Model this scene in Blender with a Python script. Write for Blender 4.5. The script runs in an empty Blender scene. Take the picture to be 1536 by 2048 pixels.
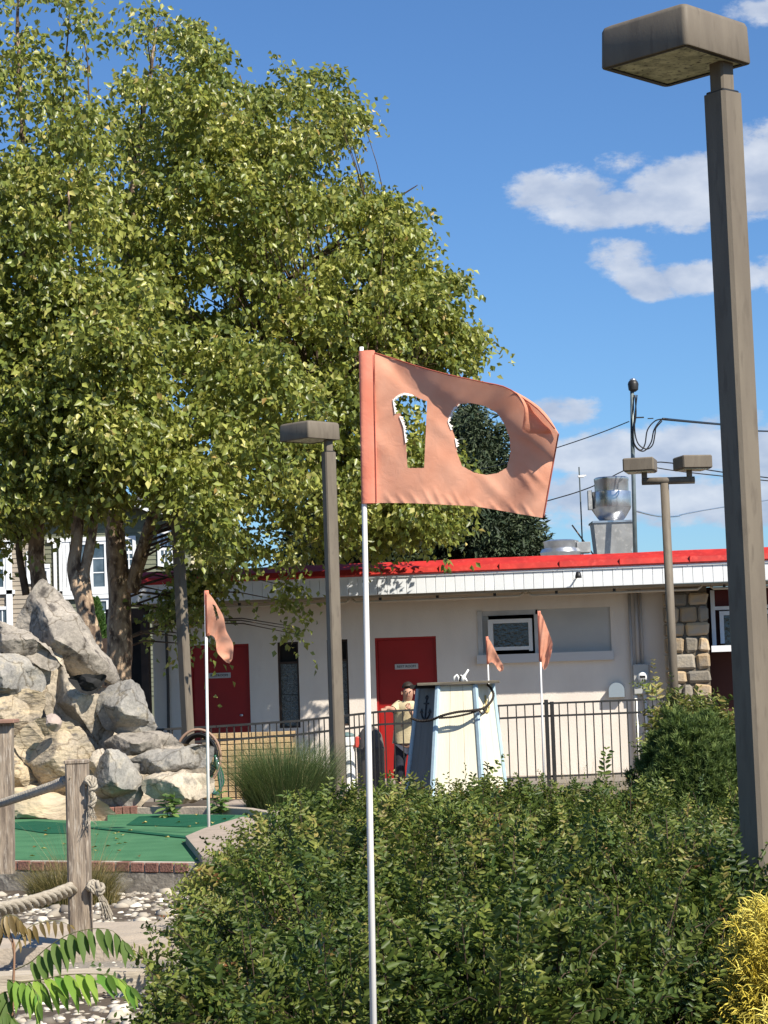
import bpy, math, random
import numpy as np
from mathutils import Vector, Matrix, noise
R_ = math.radians
rng = np.random.default_rng(7)
random.seed(7)
SC = bpy.context.scene
COL = SC.collection

# ------------------------------------------------------------------ camera
F = 4200.0
EYE = Vector((0, 0, 1.55))
PITCH, ROLL = math.atan(326 / F), 0.033
FW = Vector((0, math.cos(PITCH), math.sin(PITCH)))
U0 = Vector((0, -math.sin(PITCH), math.cos(PITCH)))
XR = Vector((1, 0, 0))
CR = XR * math.cos(ROLL) - U0 * math.sin(ROLL)
CU = U0 * math.cos(ROLL) + XR * math.sin(ROLL)
cam = bpy.data.cameras.new('camera')
cam.sensor_fit = 'VERTICAL'; cam.sensor_height = 36; cam.lens = F / 2048 * 36
cam.clip_start = 0.1; cam.clip_end = 3000
co = bpy.data.objects.new('camera', cam); COL.objects.link(co)
co.matrix_world = Matrix(((CR.x, CU.x, -FW.x, 0), (CR.y, CU.y, -FW.y, 0), (CR.z, CU.z, -FW.z, EYE.z), (0, 0, 0, 1)))
SC.camera = co
SC.render.resolution_x, SC.render.resolution_y = 768, 1024

# ------------------------------------------------------------------ light
SUN_AZ, SUN_EL = 43.0, 44.0     # azimuth to the right of straight behind the camera
sd = Vector((math.sin(R_(SUN_AZ)) * math.cos(R_(SUN_EL)), -math.cos(R_(SUN_AZ)) * math.cos(R_(SUN_EL)), math.sin(R_(SUN_EL))))
sun = bpy.data.lights.new('sun', 'SUN'); sun.energy = 5.0; sun.angle = R_(0.5); sun.color = (1.0, 0.93, 0.82)
so = bpy.data.objects.new('sun', sun); COL.objects.link(so)
so.rotation_euler = (-sd).to_track_quat('-Z', 'Y').to_euler(); so.location = (20, -20, 30)
SC.view_settings.view_transform = 'Standard'; SC.view_settings.look = 'None'
SC.view_settings.exposure = 0.62; SC.view_settings.gamma = 1.0
try: SC.view_settings.use_curve_mapping = False
except Exception: pass
SC.cycles.max_bounces = 6; SC.cycles.diffuse_bounces = 3; SC.cycles.transparent_max_bounces = 8
SC.cycles.caustics_reflective = False; SC.cycles.caustics_refractive = False

W_ = bpy.data.worlds.new('World'); SC.world = W_; W_.use_nodes = True
nt = W_.node_tree; nt.nodes.clear()
def N(t, **kw):
    n = nt.nodes.new(t)
    for k, v in kw.items(): setattr(n, k, v)
    return n
def L(a, b): nt.links.new(a, b)
out = N('ShaderNodeOutputWorld'); bg = N('ShaderNodeBackground'); bg.inputs[1].default_value = 0.066
sky = N('ShaderNodeTexSky', sky_type='NISHITA', sun_disc=False)
sky.sun_elevation = R_(SUN_EL); sky.sun_rotation = math.atan2(sd.x, sd.y)
sky.air_density = 1.0; sky.dust_density = 0.35; sky.ozone_density = 1.6; sky.altitude = 50
tc = N('ShaderNodeTexCoord')
def Mth(op, a, b=None, c=None, clamp=False):
    n = N('ShaderNodeMath', operation=op, use_clamp=clamp)
    for i, v in enumerate((a, b, c)):
        if v is None: continue
        if isinstance(v, (int, float)): n.inputs[i].default_value = v
        else: L(v, n.inputs[i])
    return n.outputs[0]
sx = N('ShaderNodeSeparateXYZ'); L(tc.outputs['Generated'], sx.inputs[0])
yy = Mth('MAXIMUM', Mth('ABSOLUTE', sx.outputs[1]), 0.02)
az = Mth('DIVIDE', sx.outputs[0], yy)            # tangent of azimuth
el = Mth('DIVIDE', sx.outputs[2], yy)            # tangent of elevation
cx = N('ShaderNodeCombineXYZ'); L(az, cx.inputs[0]); L(Mth('MULTIPLY', el, 1.7), cx.inputs[1]); L(Mth('SIGN', sx.outputs[1]), cx.inputs[2])
n1 = N('ShaderNodeTexNoise'); n1.inputs['Scale'].default_value = 28; n1.inputs['Detail'].default_value = 9; n1.inputs['Roughness'].default_value = 0.64
L(cx.outputs[0], n1.inputs['Vector'])
n2 = N('ShaderNodeTexNoise'); n2.inputs['Scale'].default_value = 5; n2.inputs['Detail'].default_value = 4
L(cx.outputs[0], n2.inputs['Vector'])
front = Mth('GREATER_THAN', sx.outputs[1], 0.0)
def skydir(px, py):
    d = FW + CR * ((px - 768) / F) + CU * ((1024 - py) / F)
    return d.x / d.y, d.z / d.y
def blob(px, py, rx, ry, tilt=0.0, amp=1.0):
    a0, e0 = skydir(px, py)
    da = Mth('SUBTRACT', az, a0); de = Mth('SUBTRACT', el, e0)
    ct, st = math.cos(tilt), math.sin(tilt)
    u = Mth('ADD', Mth('MULTIPLY', da, ct * F / rx), Mth('MULTIPLY', de, st * F / rx))
    v = Mth('ADD', Mth('MULTIPLY', da, -st * F / ry), Mth('MULTIPLY', de, ct * F / ry))
    r2 = Mth('ADD', Mth('MULTIPLY', u, u), Mth('MULTIPLY', v, v))
    return Mth('MULTIPLY', Mth('SUBTRACT', 1.0, r2), amp)
blobs = [blob(1120, 385, 115, 62, 0, 1), blob(1230, 420, 190, 45, .02, 1), blob(1370, 385, 140, 85, .2, 1), blob(1560, 340, 150, 120, .1, 1),
         blob(1240, 325, 60, 28, .2, .45), blob(1245, 515, 85, 48, -.15, 1), blob(1290, 560, 70, 42, -.3, 1), blob(1430, 550, 200, 42, 0, .8), blob(1600, 540, 120, 60, 0, 1), blob(1540, 20, 110, 36, 0, .6),
         blob(1120, 820, 90, 42, 0, .7), blob(1330, 905, 270, 66, 0, 1.1), blob(1480, 1000, 260, 58, 0, 1.1), blob(1250, 985, 240, 55, 0, 1.0), blob(1500, 880, 160, 60, 0, .7), blob(1080, 1040, 160, 40, 0, .5),
         blob(1560, 930, 120, 80, 0, .8)]
m = blobs[0]
for b in blobs[1:]: m = Mth('MAXIMUM', m, b)
m = Mth('MAXIMUM', m, -1.2)
# scattered clouds over the rest of the sky (away from the clear blue behind the tree)
gen = Mth('MULTIPLY', Mth('SUBTRACT', n2.outputs[0], 0.60), 7.0)
side = Mth('GREATER_THAN', Mth('ABSOLUTE', az), 0.30)
gate = Mth('MAXIMUM', side, Mth('SUBTRACT', 1.0, front))
gen = Mth('MINIMUM', Mth('ADD', gen, Mth('MULTIPLY', Mth('SUBTRACT', gate, 1.0), 6.0)), 1.0)
m = Mth('MAXIMUM', Mth('MULTIPLY', m, front), gen)
dens = Mth('ADD', Mth('MULTIPLY', m, 1.0), Mth('MULTIPLY', Mth('SUBTRACT', n1.outputs[0], 0.5), 3.0))
mr = N('ShaderNodeMapRange', interpolation_type='SMOOTHSTEP'); mr.inputs[1].default_value = 0.0; mr.inputs[2].default_value = 0.6
L(dens, mr.inputs[0])
# cloud body: noise mixes a bluish grey with near white
n3 = N('ShaderNodeTexNoise'); n3.inputs['Scale'].default_value = 40; n3.inputs['Detail'].default_value = 5
L(cx.outputs[0], n3.inputs['Vector'])
hi = N('ShaderNodeMix', data_type='RGBA'); hi.inputs[6].default_value = (4.4, 5.2, 6.8, 1); hi.inputs[7].default_value = (7.4, 7.9, 8.8, 1)
L(Mth('MULTIPLY', Mth('SUBTRACT', n3.outputs[0], 0.33), 2.6, clamp=True), hi.inputs[0])
mix = N('ShaderNodeMix', data_type='RGBA')
L(Mth('MULTIPLY', mr.outputs[0], 0.9), mix.inputs[0]); 
tint = N('ShaderNodeMix', data_type='RGBA', blend_type='MULTIPLY'); tint.inputs[0].default_value = 1; tint.inputs[7].default_value = (0.64, 0.96, 1.34, 1)
L(sky.outputs[0], tint.inputs[6])
L(tint.outputs[2], mix.inputs[6]); L(hi.outputs[2], mix.inputs[7])
L(mix.outputs[2], bg.inputs[0]); L(bg.outputs[0], out.inputs[0])

# ------------------------------------------------------------------ helpers
def W(px, py, Y):
    d = FW + CR * ((px - 768) / F) + CU * ((1024 - py) / F)
    return EYE + d * (Y / d.y)
def WZ(px, py, z):
    d = FW + CR * ((px - 768) / F) + CU * ((1024 - py) / F)
    return EYE + d * ((z - EYE.z) / d.z)
def S(Y): return F / Y      # pixels per metre at depth Y

WM = {}
def link(o, parent=None):
    COL.objects.link(o)
    if parent is not None:
        o.parent = parent; WM[o.name] = WM[parent.name]
    return o
def thing(name, label, cat, loc=(0, 0, 0), rotz=0.0, group=None, kind=None):
    o = bpy.data.objects.new(name, None); COL.objects.link(o)
    o.location = loc; o.rotation_euler = (0, 0, rotz); o.empty_display_size = 0.1
    WM[o.name] = Matrix.Translation(Vector(loc)) @ Matrix.Rotation(rotz, 4, 'Z')
    return tag(o, label, cat, group, kind)
def tag(o, label=None, cat=None, group=None, kind=None):
    if label: o['label'] = label
    if cat: o['category'] = cat
    if group: o['group'] = group
    if kind: o['kind'] = kind
    return o

class MB:
    """collects geometry; everything in one coordinate frame"""
    def __init__(s): s.v = []; s.f = []
    def add(s, vs, fs):
        b = len(s.v); s.v += [tuple(v) for v in vs]; s.f += [tuple(i + b for i in f) for f in fs]; return s
    def box(s, c, size, rot=None, bev=0.0):
        x, y, z = (d / 2 for d in size)
        if bev > 0:
            b = bev; P = []
            fs = []
            vs = []
            idx = {}
            for sx_ in (-1, 1):
                for sy_ in (-1, 1):
                    for sz_ in (-1, 1):
                        for k in range(3):
                            p = [sx_ * (x - b), sy_ * (y - b), sz_ * (z - b)]
                            p[k] = (sx_, sy_, sz_)[k] * (x, y, z)[k]
                            idx[(sx_, sy_, sz_, k)] = len(vs); vs.append(Vector(p))
            q = lambda *a: fs.append([idx[i] for i in a])
            for sg in (-1, 1):
                for k in range(3):
                    a, c2 = [(1, 2), (0, 2), (0, 1)][k]
                    cs = []
                    for (u, w) in ((-1, -1), (1, -1), (1, 1), (-1, 1)):
                        t = [0, 0, 0]; t[k] = sg; t[a] = u; t[c2] = w; cs.append((*t, k))
                    q(*cs)
            for k in range(3):
                a, c2 = [(1, 2), (0, 2), (0, 1)][k]
                for u in (-1, 1):
                    for w in (-1, 1):
                        t0 = [0, 0, 0]; t1 = [0, 0, 0]; t0[k] = -1; t1[k] = 1
                        for t in (t0, t1): t[a] = u; t[c2] = w
                        q((*t0, a), (*t1, a), (*t1, c2), (*t0, c2))
            for sx_ in (-1, 1):
                for sy_ in (-1, 1):
                    for sz_ in (-1, 1): q((sx_, sy_, sz_, 0), (sx_, sy_, sz_, 1), (sx_, sy_, sz_, 2))
        else:
            vs = [Vector((sx_ * x, sy_ * y, sz_ * z)) for sx_ in (-1, 1) for sy_ in (-1, 1) for sz_ in (-1, 1)]
            fs = [(0, 1, 3, 2), (4, 6, 7, 5), (0, 4, 5, 1), (2, 3, 7, 6), (0, 2, 6, 4), (1, 5, 7, 3)]
        if rot is not None: vs = [rot @ v for v in vs]
        c = Vector(c)
        return s.add([v + c for v in vs], fs)
    def bb(s, x0, x1, y0, y1, z0, z1, bev=0.0):
        return s.box(((x0 + x1) / 2, (y0 + y1) / 2, (z0 + z1) / 2), (abs(x1 - x0), abs(y1 - y0), abs(z1 - z0)), None, bev)
    def tube(s, pts, r, n=8, cap=True, up=None):
        pts = [Vector(p) for p in pts]; m = len(pts)
        rs = r if isinstance(r, (list, tuple)) else [r] * m
        t0 = (pts[1] - pts[0]).normalized()
        u = Vector(up) if up else (Vector((0, 1, 0)) if abs(t0.y) < .8 else Vector((1, 0, 0)))
        u = (u - t0 * u.dot(t0)).normalized(); vs = []
        for i, p in enumerate(pts):
            t = (pts[min(i + 1, m - 1)] - pts[max(i - 1, 0)])
            t = t.normalized() if t.length > 1e-9 else t0
            u = (u - t * u.dot(t)); u = u.normalized() if u.length > 1e-6 else t.orthogonal().normalized()
            w = t.cross(u)
            for k in range(n):
                a = 2 * math.pi * k / n; vs.append(p + (u * math.cos(a) + w * math.sin(a)) * rs[i])
        fs = [(i * n + k, i * n + (k + 1) % n, (i + 1) * n + (k + 1) % n, (i + 1) * n + k) for i in range(m - 1) for k in range(n)]
        if cap: fs += [tuple(range(n - 1, -1, -1)), tuple((m - 1) * n + k for k in range(n))]
        return s.add(vs, fs)
    def lathe(s, c, prof, n=20):
        c = Vector(c); vs = []
        for r, z in prof:
            for k in range(n):
                a = 2 * math.pi * k / n; vs.append(c + Vector((r * math.cos(a), r * math.sin(a), z)))
        m = len(prof)
        fs = [(i * n + k, i * n + (k + 1) % n, (i + 1) * n + (k + 1) % n, (i + 1) * n + k) for i in range(m - 1) for k in range(n)]
        fs += [tuple(range(n - 1, -1, -1)), tuple((m - 1) * n + k for k in range(n))]
        return s.add(vs, fs)
    def prism(s, poly, z0, z1, fn=lambda x, y, z: (x, y, z)):
        n = len(poly)
        vs = [fn(x, y, z0) for x, y in poly] + [fn(x, y, z1) for x, y in poly]
        fs = [tuple(range(n - 1, -1, -1)), tuple(range(n, 2 * n))] + [(k, (k + 1) % n, n + (k + 1) % n, n + k) for k in range(n)]
        return s.add(vs, fs)
    def build(s, name, mat, parent=None, world=True, smooth=False, kind=None):
        me = bpy.data.meshes.new(name)
        vs = s.v
        if parent is not None and world:
            inv = WM[parent.name].inverted(); vs = [tuple(inv @ Vector(v)) for v in vs]
        me.from_pydata(vs, [], s.f); me.validate(clean_customdata=False)
        if mat is not None: me.materials.append(mat)
        fix_normals(me)
        if smooth: me.shade_smooth()
        o = bpy.data.objects.new(name, me); link(o, parent)
        if kind: o['kind'] = kind
        return o
import bmesh
def fix_normals(me):
    bm = bmesh.new(); bm.from_mesh(me); bmesh.ops.recalc_face_normals(bm, faces=bm.faces); bm.to_mesh(me); bm.free()
def auto_smooth(o, deg=35):
    me = o.data; me.shade_smooth()
    bm = bmesh.new(); bm.from_mesh(me)
    for e in bm.edges:
        if len(e.link_faces) == 2 and e.calc_face_angle(0) > R_(deg): e.smooth = False
    bm.to_mesh(me); bm.free(); return o
def np_mesh(name, verts, faces, mat, parent=None, tint=None, smooth=False, kind=None):
    """verts Nx3 world, faces list of MxK arrays, tint Nx3"""
    verts = np.asarray(verts, dtype=np.float64)
    if parent is not None:
        inv = np.array(WM[parent.name].inverted()); verts = verts @ inv[:3, :3].T + inv[:3, 3]
    me = bpy.data.meshes.new(name)
    me.vertices.add(len(verts)); me.vertices.foreach_set('co', verts.astype(np.float32).ravel())
    loops = np.concatenate([f.ravel() for f in faces]); tot = np.concatenate([np.full(len(f), f.shape[1]) for f in faces])
    start = np.concatenate([[0], np.cumsum(tot)[:-1]])
    me.loops.add(len(loops)); me.loops.foreach_set('vertex_index', loops.astype(np.int32))
    me.polygons.add(len(tot)); me.polygons.foreach_set('loop_start', start.astype(np.int32)); me.polygons.foreach_set('loop_total', tot.astype(np.int32))
    me.update(calc_edges=True)
    if tint is not None:
        a = me.color_attributes.new('tint', 'FLOAT_COLOR', 'POINT')
        t4 = np.ones((len(verts), 4), np.float32); t4[:, :3] = tint; a.data.foreach_set('color', t4.ravel())
    me.materials.append(mat)
    if smooth: me.shade_smooth()
    o = bpy.data.objects.new(name, me); link(o, parent)
    if kind: o['kind'] = kind
    return o
def dup(root, loc=None, rotz=None):
    r = root.copy(); COL.objects.link(r)
    if loc is not None: r.location = loc
    if rotz is not None: r.rotation_euler = (0, 0, rotz)
    WM[r.name] = Matrix.Translation(r.location) @ Matrix.Rotation(r.rotation_euler.z, 4, 'Z')
    for ch in list(root.children):
        c = ch.copy(); COL.objects.link(c); c.parent = r
        for g in list(ch.children):
            d = g.copy(); COL.objects.link(d); d.parent = c
    return r
def inst(mesh, name, loc, parent, rot=None, scale=None):
    o = bpy.data.objects.new(name, mesh); COL.objects.link(o); o.parent = parent
    o.location = loc
    if rot is not None: o.rotation_euler = rot
    if scale is not None: o.scale = scale
    return o
def norm(a): return a / np.maximum(np.linalg.norm(a, axis=-1, keepdims=True), 1e-9)

# ------------------------------------------------------------------ materials
def mat(name, c1, c2=None, scale=6.0, rough=0.7, bump=0.0, bscale=None, metal=0.0, detail=5.0, c3=None, spec=0.4, contrast=(0.38, 0.62), stretch=None, obj_rand=0.0):
    m = bpy.data.materials.new(name); m.use_nodes = True; t = m.node_tree; nd = t.nodes
    p = nd['Principled BSDF']; p.inputs['Roughness'].default_value = rough; p.inputs['Metallic'].default_value = metal
    p.inputs['Specular IOR Level'].default_value = spec
    p.inputs['Base Color'].default_value = (*c1, 1)
    tcn = nd.new('ShaderNodeTexCoord'); src = tcn.outputs['Object']
    if stretch:
        mp = nd.new('ShaderNodeMapping'); mp.inputs['Scale'].default_value = stretch; t.links.new(src, mp.inputs[0]); src = mp.outputs[0]
    col = None
    if c2 is not None:
        n = nd.new('ShaderNodeTexNoise'); n.inputs['Scale'].default_value = scale; n.inputs['Detail'].default_value = detail; t.links.new(src, n.inputs['Vector'])
        r = nd.new('ShaderNodeValToRGB'); r.color_ramp.elements[0].position = contrast[0]; r.color_ramp.elements[1].position = contrast[1]
        r.color_ramp.elements[0].color = (*c1, 1); r.color_ramp.elements[1].color = (*c2, 1)
        t.links.new(n.outputs[0], r.inputs[0]); col = r.outputs[0]
        if c3 is not None:
            n2 = nd.new('ShaderNodeTexNoise'); n2.inputs['Scale'].default_value = scale * 3.1; n2.inputs['Detail'].default_value = 4; t.links.new(src, n2.inputs['Vector'])
            r2 = nd.new('ShaderNodeValToRGB'); r2.color_ramp.elements[0].position = .55; r2.color_ramp.elements[1].position = .68
            t.links.new(n2.outputs[0], r2.inputs[0])
            mx = nd.new('ShaderNodeMix'); mx.data_type = 'RGBA'; t.links.new(r2.outputs[0], mx.inputs[0]); t.links.new(col, mx.inputs[6]); mx.inputs[7].default_value = (*c3, 1); col = mx.outputs[2]
    if obj_rand:
        oi = nd.new('ShaderNodeObjectInfo'); ma = nd.new('ShaderNodeMapRange'); ma.inputs[3].default_value = 1 - obj_rand; ma.inputs[4].default_value = 1 + obj_rand
        t.links.new(oi.outputs['Random'], ma.inputs[0])
        mx = nd.new('ShaderNodeMix'); mx.data_type = 'RGBA'; mx.blend_type = 'MULTIPLY'; mx.inputs[0].default_value = 1
        if col is not None: t.links.new(col, mx.inputs[6])
        else: mx.inputs[6].default_value = (*c1, 1)
        t.links.new(ma.outputs[0], mx.inputs[7]); col = mx.outputs[2]
    if col is not None: t.links.new(col, p.inputs['Base Color'])
    if bump:
        nb = nd.new('ShaderNodeTexNoise'); nb.inputs['Scale'].default_value = bscale or scale * 4; nb.inputs['Detail'].default_value = 6; t.links.new(src, nb.inputs['Vector'])
        b = nd.new('ShaderNodeBump'); b.inputs['Strength'].default_value = bump; b.inputs['Distance'].default_value = 0.02
        t.links.new(nb.outputs[0], b.inputs['Height']); t.links.new(b.outputs[0], p.inputs['Normal'])
    return m
def leaf_mat(name, stops, rough=0.45, trans=0.3, spec=0.5, tcol=(0.35, 0.5, 0.06)):
    m = bpy.data.materials.new(name); m.use_nodes = True; t = m.node_tree; nd = t.nodes
    p = nd['Principled BSDF']; p.inputs['Roughness'].default_value = rough; p.inputs['Specular IOR Level'].default_value = spec
    a = nd.new('ShaderNodeAttribute'); a.attribute_name = 'tint'
    s = nd.new('ShaderNodeSeparateColor'); t.links.new(a.outputs['Color'], s.inputs[0])
    r = nd.new('ShaderNodeValToRGB'); e = r.color_ramp.elements
    while len(e) < len(stops): e.new(0.5)
    for k, (pos, c) in enumerate(stops): e[k].position = pos; e[k].color = (*c, 1)
    t.links.new(s.outputs[0], r.inputs[0])
    mx = nd.new('ShaderNodeMix'); mx.data_type = 'RGBA'; mx.blend_type = 'MULTIPLY'; mx.inputs[0].default_value = 1
    mr_ = nd.new('ShaderNodeMapRange'); mr_.inputs[3].default_value = 0.6; mr_.inputs[4].default_value = 1.4; t.links.new(s.outputs[1], mr_.inputs[0])
    t.links.new(r.outputs[0], mx.inputs[6]); t.links.new(mr_.outputs[0], mx.inputs[7]); t.links.new(mx.outputs[2], p.inputs['Base Color'])
    tr = nd.new('ShaderNodeBsdfTranslucent'); m2 = nd.new('ShaderNodeMix'); m2.data_type = 'RGBA'; m2.blend_type = 'MIX'; m2.inputs[0].default_value = 0.4
    t.links.new(mx.outputs[2], m2.inputs[6]); m2.inputs[7].default_value = (*tcol, 1); t.links.new(m2.outputs[2], tr.inputs[0])
    ms = nd.new('ShaderNodeMixShader'); ms.inputs[0].default_value = trans; t.links.new(p.outputs[0], ms.inputs[1]); t.links.new(tr.outputs[0], ms.inputs[2])
    t.links.new(ms.outputs[0], nd['Material Output'].inputs[0])
    return m

taupe = mat('taupe_metal_paint', (.150, .125, .095), (.178, .150, .113), 4, .6, .05, 60, c3=(.135, .112, .085), spec=.25, stretch=(3, 3, .6))
post_dark = taupe
lens_m = mat('aged_lens', (.80, .82, .62), (.42, .44, .31), 16, .5, .25, 40, c3=(.08, .08, .06))
white_pole = mat('white_fibreglass', (.82, .80, .76), (.74, .72, .68), 3, .4)
orange = None
cream = mat('cream_wall_paint', (.79, .71, .62), (.72, .645, .565), 1.6, .85, .2, 50, c3=(.745, .665, .58), stretch=(1.5, 1.5, .6))
block_c = cream
red_door = mat('red_door_paint', (.36, .012, .009), (.30, .010, .007), 2, .5, .03, 10)
red_roof = mat('red_painted_metal', (.50, .030, .020), (.38, .022, .016), 5, .5, .12, 14, c3=(.52, .045, .032))
white_fas = mat('white_painted_metal', (.80, .82, .83), (.72, .74, .74), 1.5, .5, .04, 20, obj_rand=.03)
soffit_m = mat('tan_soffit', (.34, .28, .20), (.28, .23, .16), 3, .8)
brown_wood = mat('dark_brown_wood', (.055, .035, .025), (.035, .022, .016), 6, .7, .2, 30)
dark_m = mat('dark_interior', (.012, .011, .010), (.02, .018, .016), 3, .9)
grey_panel = mat('grey_board', (.50, .49, .46), (.46, .45, .425), 2, .7, .05, 30)
grey_frame = mat('painted_grey_frame', (.55, .54, .52), (.48, .47, .45), 5, .6)
galv = mat('galvanised_steel', (.62, .63, .64), (.50, .51, .53), 9, .28, .05, 30, metal=.85)
galv_matte = mat('weathered_galvanised_steel', (.42, .42, .41), (.34, .34, .33), 5, .5, .1, 30, metal=.5, c3=(.5, .49, .46))
black_m = mat('black_metal', (.018, .018, .018), (.026, .025, .023), 8, .45)
rubber = mat('black_cable', (.012, .012, .013), None, 4, .5)
stone_m = mat('wall_stone', (.42, .29, .15), (.33, .27, .20), 5, .85, .5, 30, obj_rand=.35); stone_g = mat('grey_wall_stone', (.22, .20, .17), (.30, .26, .20), 6, .85, .5, 30, obj_rand=.3)
mortar = mat('mortar', (.17, .14, .105), (.13, .11, .08), 12, .9, .3, 60)
brick_tan = mat('tan_brick', (.50, .36, .19), (.42, .29, .15), 14, .85, .4, 60, obj_rand=.14)
brick_red = mat('red_brown_brick', (.27, .135, .10), (.21, .10, .075), 22, .85, .5, 80, obj_rand=.22)
conc_old = mat('weathered_concrete', (.34, .30, .24), (.17, .15, .125), 7, .9, .3, 50, c3=(.42, .38, .31))
conc_lt = mat('pale_concrete', (.46, .38, .29), (.38, .32, .25), 5, .9, .3, 60)
conc_tan = mat('tan_concrete', (.40, .32, .25), (.33, .27, .21), 9, .9, .3, 60)
turf = mat('green_turf', (.078, .20, .098), (.060, .165, .080), 4, .95, .35, 400, spec=.1)
green_d = mat('darker_green', (.018, .10, .055), (.015, .085, .046), 6, .95, .35, 400, spec=.1)
wood_w = mat('weathered_timber', (.34, .27, .20), (.16, .125, .095), 9, .85, .4, 30, stretch=(4, 4, .5), c3=(.42, .36, .29))
rope_m = mat('natural_rope', (.42, .37, .29), (.32, .275, .21), 40, .9, .4, 200)
rope_dark = mat('dark_old_rope', (.045, .035, .028), (.03, .024, .02), 30, .9, .4, 150)
soil = mat('soil_and_mulch', (.10, .075, .05), (.06, .045, .032), 3, .95, .6, 25, c3=(.15, .125, .085))
pav = mat('path_concrete', (.27, .235, .195), (.22, .19, .16), 1.5, .9, .2, 40)
rock_grey = mat('grey_rock', (.27, .24, .20), (.39, .345, .285), 3.2, .88, .9, 16, c3=(.12, .105, .09), spec=.2)
rock_tan = mat('tan_rock', (.48, .385, .25), (.34, .285, .21), 3.0, .88, .9, 14, c3=(.17, .145, .12), stretch=(1, 1, 2.6))
rock_cream = mat('cream_mortar_rock', (.54, .46, .34), (.42, .36, .28), 3.5, .88, .7, 18, c3=(.28, .25, .20))
rock_slate = mat('slate_grey_rock', (.21, .20, .182), (.36, .335, .29), 4.0, .88, .9, 16, c3=(.38, .34, .27), spec=.2)
def add_cracks(m, scale=5.0):
    t = m.node_tree; nd = t.nodes; p = nd['Principled BSDF']; tc_ = nd.new('ShaderNodeTexCoord')
    nz_ = nd.new('ShaderNodeTexNoise'); nz_.inputs['Scale'].default_value = 3; nz_.inputs['Detail'].default_value = 5; t.links.new(tc_.outputs['Object'], nz_.inputs['Vector'])
    va = nd.new('ShaderNodeVectorMath'); va.operation = 'MULTIPLY_ADD'; t.links.new(nz_.outputs['Color'], va.inputs[0]); va.inputs[1].default_value = (.5, .5, .5); t.links.new(tc_.outputs['Object'], va.inputs[2])
    v = nd.new('ShaderNodeTexVoronoi'); v.feature = 'DISTANCE_TO_EDGE'; v.inputs['Scale'].default_value = scale; t.links.new(va.outputs[0], v.inputs['Vector'])
    r = nd.new('ShaderNodeValToRGB'); r.color_ramp.elements[0].position = 0.0; r.color_ramp.elements[1].position = .022; r.color_ramp.elements[0].color = (.5, .47, .42, 1); r.color_ramp.elements[1].color = (1, 1, 1, 1); t.links.new(v.outputs[0], r.inputs[0])
    n2_ = nd.new('ShaderNodeTexNoise'); n2_.inputs['Scale'].default_value = 40; n2_.inputs['Detail'].default_value = 8; n2_.inputs['Roughness'].default_value = .75; t.links.new(tc_.outputs['Object'], n2_.inputs['Vector'])
    r2 = nd.new('ShaderNodeMapRange'); r2.inputs[1].default_value = .3; r2.inputs[2].default_value = .7; r2.inputs[3].default_value = .62; r2.inputs[4].default_value = 1.3; t.links.new(n2_.outputs[0], r2.inputs[0])
    src = p.inputs['Base Color'].links[0].from_socket
    for q in (r.outputs[0], r2.outputs[0]):
        mx = nd.new('ShaderNodeMix'); mx.data_type = 'RGBA'; mx.blend_type = 'MULTIPLY'; mx.inputs[0].default_value = 1; t.links.new(src, mx.inputs[6]); t.links.new(q, mx.inputs[7]); src = mx.outputs[2]
    t.links.new(src, p.inputs['Base Color'])
for m_ in (rock_grey, rock_tan, rock_cream, rock_slate): add_cracks(m_, 1.9)
quartz = mat('pale_gravel', (.58, .52, .44), (.42, .38, .33), 4, .8, .3, 30, c3=(.30, .27, .23))

# ------------------------------------------------------------------ ground
def gz(x, y):
    t = min(1, max(0, (y - 17.5) / 6.0)); t = t * t * (3 - 2 * t)
    z = .28 * (1 - t)
    return z
xs = sorted(set([-600, -200, -80, -40, -20] + [round(-10 + .5 * i, 2) for i in range(41)] + [20, 40, 80, 200, 600]))
ys = sorted(set([-200, -50, -10] + [round(0 + .5 * i, 2) for i in range(71)] + [40, 60, 100, 200, 500, 1500]))
g = MB(); nx = len(xs)
g.v = [(x, y, gz(x, y) + (.012 * noise.noise(Vector((x * 1.7, y * 1.7, 0))) if 4 < y < 26 else 0)) for y in ys for x in xs]
g.f = [(j * nx + i, j * nx + i + 1, (j + 1) * nx + i + 1, (j + 1) * nx + i) for j in range(len(ys) - 1) for i in range(nx - 1)]
o = g.build('ground', soil, smooth=True); tag(o, 'brown soil and mulch ground under shrubs and paths', None, None, 'structure')
# path along the building
BROT = R_(-8)
o = MB().bb(-14, 14, 25.6, 33.5, -.05, .012).build('path', pav); tag(o, 'pale concrete walk between the iron fence and the building', None, None, 'structure')

# ------------------------------------------------------------------ building (local frame: x along wall, -y outwards)
BL = Vector((0, 31.3, 0))
bld = thing('restroom_building', 'long single-storey cream building with red roof edge and white ribbed fascia', 'building', BL, BROT)
BI = WM[bld.name].inverted()
def ub(px, py, off=0.0):
    d = FW + CR * ((px - 768) / F) + CU * ((1024 - py) / F)
    o_ = BI @ EYE; dl = BI.to_3x3() @ d; t = (-off - o_.y) / dl.y
    p = o_ + dl * t; return p.x, p.z
def U(px, py=1350, off=0): return ub(px, py, off)[0]
def Z(px, py, off=0): return ub(px, py, off)[1]
Bp = lambda mb, n, m, par=None, **k: mb.build(n, m, par or bld, world=False, **k)
xl, xr = U(308, 1400), U(1345, 1300)
zs = Z(900, 1186, .98); zf1 = Z(900, 1147, .98); ztop = Z(900, 1118, .98)
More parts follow.
